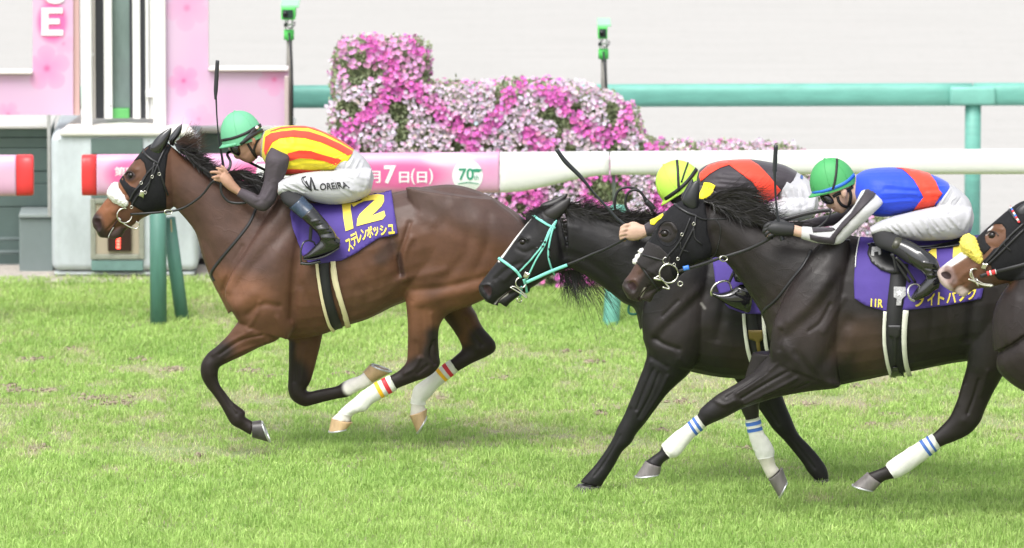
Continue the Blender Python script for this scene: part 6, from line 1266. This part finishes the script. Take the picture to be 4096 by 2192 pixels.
    add('grip', rod([p+(Y+.02,) for p in q('D', [(547,152),(545,185),(543,225),(542,250)])], [.010,.012,.012,.006], 5, 12), mat('whip_grip', (.025,.027,.033), .6), w)
    return r
def tube_mesh(rows, Y, k=4): return mk(*tube(rows, Y, k, 28))
def gmesh_from(o, root):
    return o.data
J1 = jockey_one()
# ------------------------------------------------ second jockey
def jockey_two():
    Y = Y2; B = lambda *p: q('B2', list(p)); a = -.19
    S = dict(
      head=qs('B2', [(490,210,620,230,.05),(460,280,660,300,.070),(465,350,690,370,.077),(490,420,680,430,.072),(520,465,650,470,.06),(550,500,630,500,.04)]),
      nose=qs('B2', [(478,420,520,420,.010),(480,455,530,450,.014),(492,470,530,470,.012)]),
      neck=qs('B2', [(640,260,600,420,.055),(700,250,680,400,.058),(770,230,740,420,.07)]),
      torso=qs('B2', [(718,252,690,360,.065),(775,210,750,440,.13),(870,178,850,500,.175),(980,166,970,525,.185),(1110,163,1090,510,.178),(1240,182,1180,485,.162),(1350,203,1270,450,.15),(1450,252,1330,400,.145)]),
      pelvis=qs('B2', [(1400,228,1300,420,.148),(1480,275,1330,500,.156),(1545,325,1420,560,.158),(1592,395,1510,590,.145),(1608,470,1580,570,.10)]),
      arm=qs('B2', [(740,350,860,400,.05,a+.03),(700,400,840,470,.058,a),(620,460,720,560,.056,a),(520,520,590,640,.052,a),(430,570,470,690,.046,a),(372,612,402,722,.042,a),(322,642,345,728,.036,a)]),
      far=qs('B2', [(760,340,860,400,.05,.17),(650,450,740,540,.05,.2),(520,560,580,650,.05,.16),(400,640,420,710,.036,.1)]),
      thigh=qs('B2', [(1590,430,1560,590,.085,-.09),(1460,440,1440,610,.10,-.12),(1320,460,1290,610,.10,-.14),(1180,500,1170,620,.09,-.15),(1060,540,1060,640,.07,-.21)]),
      shin=qs('B2', [(1000,560,1120,560,.055,-.22),(985,700,1110,700,.056,-.27),(975,850,1090,850,.052,-.31),(975,980,1090,980,.048,-.335),(990,1060,1110,1060,.045,-.335)]),
      palm=[qs('B2', [(325,645,345,728,.034,a),(285,635,295,750,.036,a),(245,632,240,760,.038,a),(215,640,200,752,.034,a)])],
      fingers=[([p+(o,) for p, o in zip(B((235,650),(195,645),(160,665),(165,690),(200,690)), (a,a-.02,a-.02,a,a+.02))], .0115), ([p+(o,) for p, o in zip(B((235,680),(190,675),(155,692),(160,712),(195,712)), (a,a-.025,a-.025,a,a+.02))], .0115), ([p+(o,) for p, o in zip(B((235,710),(190,705),(152,715),(158,735),(190,738)), (a,a-.025,a-.025,a,a+.02))], .011), ([p+(o,) for p, o in zip(B((230,735),(190,732),(155,740),(162,755),(190,755)), (a,a-.02,a-.02,a,a+.02))], .010), ([p+(o,) for p, o in zip(B((290,650),(250,632),(215,640),(190,660)), (a+.02,a+.04,a+.035,a+.02))], .012)])
    r, me = jockey('jockey in black silks with red chevrons and yellow cap, partly hidden behind horses', 1900, Y, S, SKIN2)
    T = bvh(me); Bk = silk_mat('black_silk', (.045,.038,.046)); Rd = silk_mat('red_silk', (.84,.065,.035)); Yl = silk_mat('yellow_silk', (.86,.72,.03))
    vm = gm([S['torso']], Y, .0052, 4, folds(B((800,230))[0], B((1200,280))[0], B((800,420))[0], B((1250,440))[0], 8, 4.5, .0035, 13) + [(B((800,300),(950,350),(1100,420)), 7, -.005), (B((1250,260),(1350,300)), 6, .004), (B((1150,420),(1250,440)), 6, -.005)]); v = add('silks', vm, Bk, r); TV = bvh(vm)
    add('chevron', patch(B((738,262),(800,206),(900,176),(1000,168),(1100,165),(1165,205),(1240,280),(1290,340),(1330,385),(1290,430),(1240,480),(1150,490),(1120,470),(1140,430),(1165,390),(1120,330),(1040,270),(950,205),(880,228),(810,270),(745,325),(732,290)), TV, .005, Y, 5, .002, 4), Rd, v)
    sm_ = gm([S['arm']], Y, .0055, 4); s = add('sleeve', sm_, Bk, r); TS = bvh([vm, sm_]); add('yellow_band', patch(B((716,448),(750,380),(770,330),(812,334),(850,355),(830,400),(800,440),(760,458)), TS, .006, Y, 5, .002, 3), Yl, s); add('yellow_band', patch(B((372,612),(410,595),(465,562),(472,585),(430,612),(400,645),(372,640)), TS, .006, Y, 5, .002, 3), Yl, s)
    add('sleeve', gm([S['far']], Y, .006, 4), Bk, r)
    bm_ = gm([S['pelvis'], S['thigh'], mir(S['thigh'])], Y, .0055, 5, folds(B((1290,400))[0], B((1330,560))[0], B((1520,340))[0], B((1590,520))[0], 10, 3, .0055, 7) + [(B((1330,480),(1450,520),(1550,480)), 6, -.005), (B((1480,300),(1560,420),(1570,520)), 5, .004)]); add('breeches', bm_, WB, r); add('small_mark', patch(B((1475,275),(1492,285),(1488,310),(1470,300)), bvh(bm_), .003, Y, 5), mat('mark_blue', (.05,.12,.35), .5), r)
    for sgn in (1, -1):
        mm = (lambda x: x) if sgn == 1 else mir
        bt = add('boot', gm([mm(S['shin']), mm(qs('B2', [(818,1134,826,1164,.02,-.335),(880,1142,885,1198,.038,-.335),(950,1125,955,1240,.042,-.335),(1030,1080,1035,1272,.045,-.335),(1100,1090,1090,1290,.04,-.335),(1128,1130,1112,1270,.025,-.335)]))], Y, .0055, 3, [(B((1000,1020),(1100,1060)), 3, .005), (B((1000,1060),(1090,1100)), 3, -.005), (B((1000,1100),(1080,1140)), 3, .005), (B((1010,1150),(1090,1180)), 3, -.004)]), SHINE, r)
        st = add('stirrup', rod([p+(Y+sgn*-.34+d,) for p, d in zip(B((822,1165),(820,1125),(850,1080),(905,1056),(945,1062),(965,1110),(955,1140)), (-.045,-.05,-.045,-.03,0,.02,.03))], .0065), METAL, r)
        add('stirrup_leather', free_strap([p+(Y+sgn*-.33,) for p in B((1010,900),(985,985),(945,1075))], 8, .006), LEATH, st)
    CAPY = mat('yellow_green_cap', (.50,.80,.10), .55, .4, noise=(5,.03), bump=[(25,.3,.003,(1,1,.6),1)])
    o, TD = dome(*B((590,352))[0], 58, 66, math.radians(38), Y, .104, CAPY, r)
    for p, w in ((((566,168),(572,240),(576,320),(580,395)), 6.5), (((648,182),(620,260),(598,330)), 4), (((712,228),(660,300),(590,372),(480,452)), 9)): add('helmet_band', strip(B(*p), w, TD, .004, Y, .003), BLKWEB, o)
    add('face_scarf', gm([qs('B2', [(500,430,690,380,.078),(515,462,680,430,.075),(535,490,650,480,.055)])], Y, .006, 3), mat('black_sock', (.02,.02,.022), .8), r)
    add('ear', mk(*tube(qs('B2', [(612,345,630,340,.006,-.08),(608,370,648,365,.012,-.084),(612,395,640,392,.008,-.08)]), Y, 5, 14)), SKIN2, r)
    w = whip([p+(Y-.17,) for p in q('B1', [(690,85),(760,180),(870,290),(960,400),(1050,500),(1130,590),(1200,650),(1260,710),(1300,762)])], [.011,.013,.011,.0055,.0065,.009,.010,.010,.010], 'dark riding whip slanting up left from the bare fist above the black horse', 1400, Y)
    return r
J2 = jockey_two()
# ------------------------------------------------ third jockey
def jockey_three():
    Y = Y3; B = lambda *p: q('B3', list(p)); a = -.20
    S = dict(
      head=qs('B3', [(265,170,380,155,.05),(232,240,415,222,.072),(238,300,432,270,.077),(262,340,428,312,.072),(284,368,420,342,.064),(308,390,410,366,.053),(335,408,400,388,.041),(362,418,385,408,.027)]),
      nose=qs('B3', [(285,340,315,345,.010),(281,366,312,368,.014),(284,382,315,380,.014),(300,390,318,386,.011)]),
      neck=qs('B3', [(385,240,380,390,.055),(440,225,430,370,.058),(490,215,470,380,.07)]),
      torso=qs('B3', [(448,208,435,330,.065),(490,184,470,380,.125),(545,172,530,425,.17),(630,167,610,435,.182),(720,170,700,420,.175),(810,188,780,402,.162),(880,212,845,388,.153),(935,238,880,380,.148),(972,262,890,372,.145)]),
      pelvis=qs('B3', [(945,245,870,385,.148),(985,268,900,440,.155),(1030,300,950,520,.16),(1075,350,1010,550,.15),(1097,430,1070,525,.11)]),
      arm=qs('B3', [(528,285,592,322,.034,a+.07),(480,292,602,350,.050,a+.055),(455,335,585,376,.057,a+.025),(432,380,545,415,.058,a),(385,432,478,482,.054,a),(335,478,408,545,.050,a),(290,498,350,588,.047,a),(230,498,240,582,.043,a-.01),(185,492,180,568,.038,a-.01),(146,490,143,556,.035,a-.01)]),
      far=qs('B3', [(470,280,560,330,.05,.17),(400,380,470,430,.052,.2),(320,420,350,480,.048,.17),(230,440,240,495,.042,.1),(120,465,120,510,.034,.02)]),
      thigh=qs('B3', [(1085,385,1060,535,.085,-.09),(1000,368,980,560,.10,-.12),(895,380,885,566,.10,-.14),(790,402,800,568,.094,-.17),(685,428,705,556,.084,-.195),(590,458,620,530,.07,-.215),(522,495,530,535,.045,-.22)]),
      shin=qs('B3', [(620,480,530,530,.055,-.22),(665,525,560,600,.060,-.25),(745,570,640,645,.058,-.29),(830,622,730,705,.054,-.32),(885,670,800,745,.048,-.335),(905,720,830,780,.043,-.335)]),
      palm=[qs('B3', [(146,492,143,552,.034,a-.01),(100,480,95,540,.034,a-.01),(50,468,40,540,.040,a-.01),(5,462,-5,535,.040,a-.01),(-40,470,-45,520,.03,a-.01)])],
      fingers=[([p+(o,) for p, o in zip(B((20,480),(-30,478),(-55,500),(-35,520)), (a,a-.03,a-.03,a))], .012), ([p+(o,) for p, o in zip(B((15,500),(-35,498),(-60,518),(-40,535)), (a,a-.03,a-.03,a))], .012), ([p+(o,) for p, o in zip(B((15,515),(-30,518),(-50,535),(-30,548)), (a,a-.03,a-.03,a))], .011), ([p+(o,) for p, o in zip(B((25,530),(-15,535),(-35,548),(-15,556)), (a,a-.03,a-.03,a))], .010), ([p+(o,) for p, o in zip(B((70,480),(30,462),(-5,465)), (a+.01,a+.02,a+.02))], .013)])
    r, me = jockey('jockey in blue silks with red sash and dark green cap on the near dark horse', 2250, Y, S, SKIN2)
    T = bvh(me); Bl = silk_mat('blue_silk', (.025,.075,.70)); Rd = silk_mat('red_silk', (.84,.065,.035)); Wh = silk_mat('white_silk', (.54,.54,.55)); Bk = silk_mat('black_silk', (.045,.038,.046))
    vm = gm([S['torso']], Y, .0052, 4, folds(B((520,220))[0], B((820,260))[0], B((560,410))[0], B((860,370))[0], 7, 4, .0035, 11) + folds(B((820,240))[0], B((950,250))[0], B((780,390))[0], B((890,360))[0], 7, 2.6, .0055, 12) + [(B((560,400),(650,420),(760,400)), 6, -.005), (B((520,220),(640,250)), 7, .004), (B((820,230),(860,320),(840,380)), 5, .004), (B((700,220),(740,330)), 7, -.003)]); v = add('silks', vm, Bl, r); TV = bvh(vm)
    add('sash', patch(B((664,170),(720,172),(800,186),(850,200),(885,245),(905,290),(920,310),(895,345),(868,386),(820,397),(758,404),(785,370),(818,330),(795,285),(765,235),(725,195),(700,176)), TV, .005, Y, 5, .002, 4), Rd, v)
    sm_ = gm([S['arm']], Y, .0055, 4, [(B((400,470),(350,520)), 4, .004), (B((300,520),(330,570)), 4, -.005)]); s = add('sleeve', sm_, Wh, r); TS = bvh(sm_)
    for poly in (B((505,278),(530,284),(560,298),(545,330),(510,365),(460,415),(420,455),(375,500),(340,545),(325,588),(290,582),(240,575),(196,560),(190,532),(240,545),(300,552),(330,520),(370,470),(420,420),(465,350),(490,310)), B((203,500),(260,500),(325,500),(335,508),(310,518),(250,522),(210,524))):
        add('stripe', patch(poly, TS, .0055, Y, 5, .002, 3), Bk, s)
    add('sleeve', gm([S['far']], Y, .006, 4), Bk, r)
    add('glove', gm([qs('B3', [(108,474,102,544,.038,a-.01),(50,464,40,545,.045,a-.01),(5,458,-5,540,.045,a-.01),(-42,468,-47,525,.034,a-.01)])]+[], Y, .0055, 2), mat('black_glove', (.02,.02,.022), .55), r)
    gl = r.children[-1]
    for fg in S['fingers']:
        v_, f_ = finger(fg[0], fg[1]*1.18, Y); add('finger', mk(v_, f_), MAT['black_glove'], gl)
    bm_ = gm([S['pelvis'], S['thigh'], mir(S['thigh'])], Y, .0050, 5, folds(B((700,430))[0], B((800,555))[0], B((950,390))[0], B((1060,520))[0], 13, 2.6, .0055, 4) + folds(B((560,470))[0], B((660,540))[0], B((680,430))[0], B((780,550))[0], 8, 2.4, .0055, 5) + folds(B((940,270))[0], B((880,380))[0], B((1040,330))[0], B((980,400))[0], 5, 2.6, .0055, 6) + [(B((870,400),(950,420),(1020,400)), 6, -.006), (B((760,420),(840,520),(900,560)), 5, .003), (B((720,440),(800,530)), 5, -.004), (B((660,450),(740,540)), 5, .004), (B((620,470),(690,540)), 4, -.004), (B((1040,330),(1070,430),(1030,520)), 5, .004), (B((900,400),(1000,470),(1050,520)), 6, .003), (B((580,480),(640,520)), 4, .004)]); add('breeches', bm_, WB, r)
    for sgn in (1, -1):
        mm = (lambda x: x) if sgn == 1 else mir
        add('sock', gm([mm(S['shin'][:2]+shrink(S['shin'][2:], .8))], Y, .006, 3), mat('black_sock', (.02,.02,.022), .8), r)
        bt = add('boot', gm([mm(qs('B3', [(668,540,628,622,.062,-.26),(745,570,690,665,.060,-.285),(830,620,762,712,.056,-.32),(890,668,815,750,.050,-.335),(912,720,835,790,.046,-.335)])), mm(qs('B3', [(915,740,905,835,.035,-.335),(860,750,890,838,.045,-.335),(820,790,850,868,.045,-.335),(780,832,805,890,.041,-.335),(748,880,760,905,.02,-.335)]))], Y, .0055, 3, [(B((820,690),(880,700)), 3, .005), (B((830,720),(890,730)), 3, -.005), (B((840,760),(900,760)), 3, .005), (B((800,630),(850,680)), 3, .004)]), SHINE, r)
        add('boot_cuff', gm([mm(qs('B3', [(665,538,625,622,.064,-.262),(690,548,652,632,.064,-.27),(728,562,682,650,.062,-.26)]))], Y, .0055, 1), mat('worn_cuff', (.05,.05,.035), .35, noise=(60,.7,(1,1,.1))), bt)
        st = add('stirrup', rod([p+(Y+sgn*-.34+d,) for p, d in zip(B((770,902),(745,888),(733,850),(745,818),(775,808),(805,822)), (-.045,-.05,-.045,-.02,0,.01))], .0065), METAL, r)
        add('stirrup_leather', join([free_strap([p+(Y+sgn*-.30,) for p in B((640,640),(690,720),(745,800))], 7, .005), free_strap([p+(Y+sgn*-.31,) for p in B((665,660),(715,710),(775,800))], 7, .005), free_strap([p+(Y+sgn*-.305,) for p in B((650,640),(662,700),(670,745))], 7, .005)]), LEATH, st)
    CAPG = mat('dark_green_cap', (.07,.36,.12), .55, .4, noise=(5,.03), bump=[(25,.3,.003,(1,1,.6),1)])
    o, TD = dome(*B((322,258))[0], 57, 66, math.radians(19), Y, .104, CAPG, r)
    add('cap_ribbon', strip(B((205,308),(270,296),(350,268),(400,240),(442,200)), 8, TD, .002, Y, .002), mat('ribbon_blue', (.03,.16,.62), .5), o)
    add('helmet_strap', strip(B((341,120),(338,180),(330,240),(318,285)), 5.5, TD, .005, Y, .003), BLKWEB, o)
    g = add('goggles', gm([qs('B3', [(243,322,310,296,.080),(258,350,332,322,.085),(280,364,338,352,.075)])], Y, .005, 2), GOG, r)
    add('goggle_strap', strip(B((320,325),(345,310),(400,290),(430,270)), 8, bvh([me, gmesh_from(o, r)]), .006, Y, .003), BLKWEB, g)
    add('chin_strap', join([strip(B((345,325),(352,350),(370,372),(400,385)), 7, T, .004, Y, .005), strip(B((405,280),(418,320),(405,385)), 8, T, .004, Y, .005)]), BLKWEB, r)
    add('ear', mk(*tube(qs('B3', [(362,280,378,275,.006,-.077),(362,300,396,292,.012,-.081),(368,322,396,318,.011,-.081),(378,334,388,332,.006,-.078)]), Y, 5, 14)), SKIN2, r)
    add('mouth', patch(B((318,386),(330,384),(336,388),(322,391)), T, .001, Y, 4, 0, 2), mat('lips', (.42,.16,.14), .5), r)
    w = whip([(p[0],p[1],Y-.22) for p in q('B2', [(1342,755),(1325,700),(1312,620),(1300,520),(1292,440),(1288,330),(1285,250),(1290,150),(1293,60)])], [.013,.010,.008,.006,.0055,.0065,.008,.009,.009], 'grey riding whip standing upright in the black glove of the blue jockey', 1950, Y, flap=[(p[0],p[1],Y-.22) for p in q('B2', [(1285,250),(1289,150),(1294,55)])])
    return r
J3 = jockey_three()
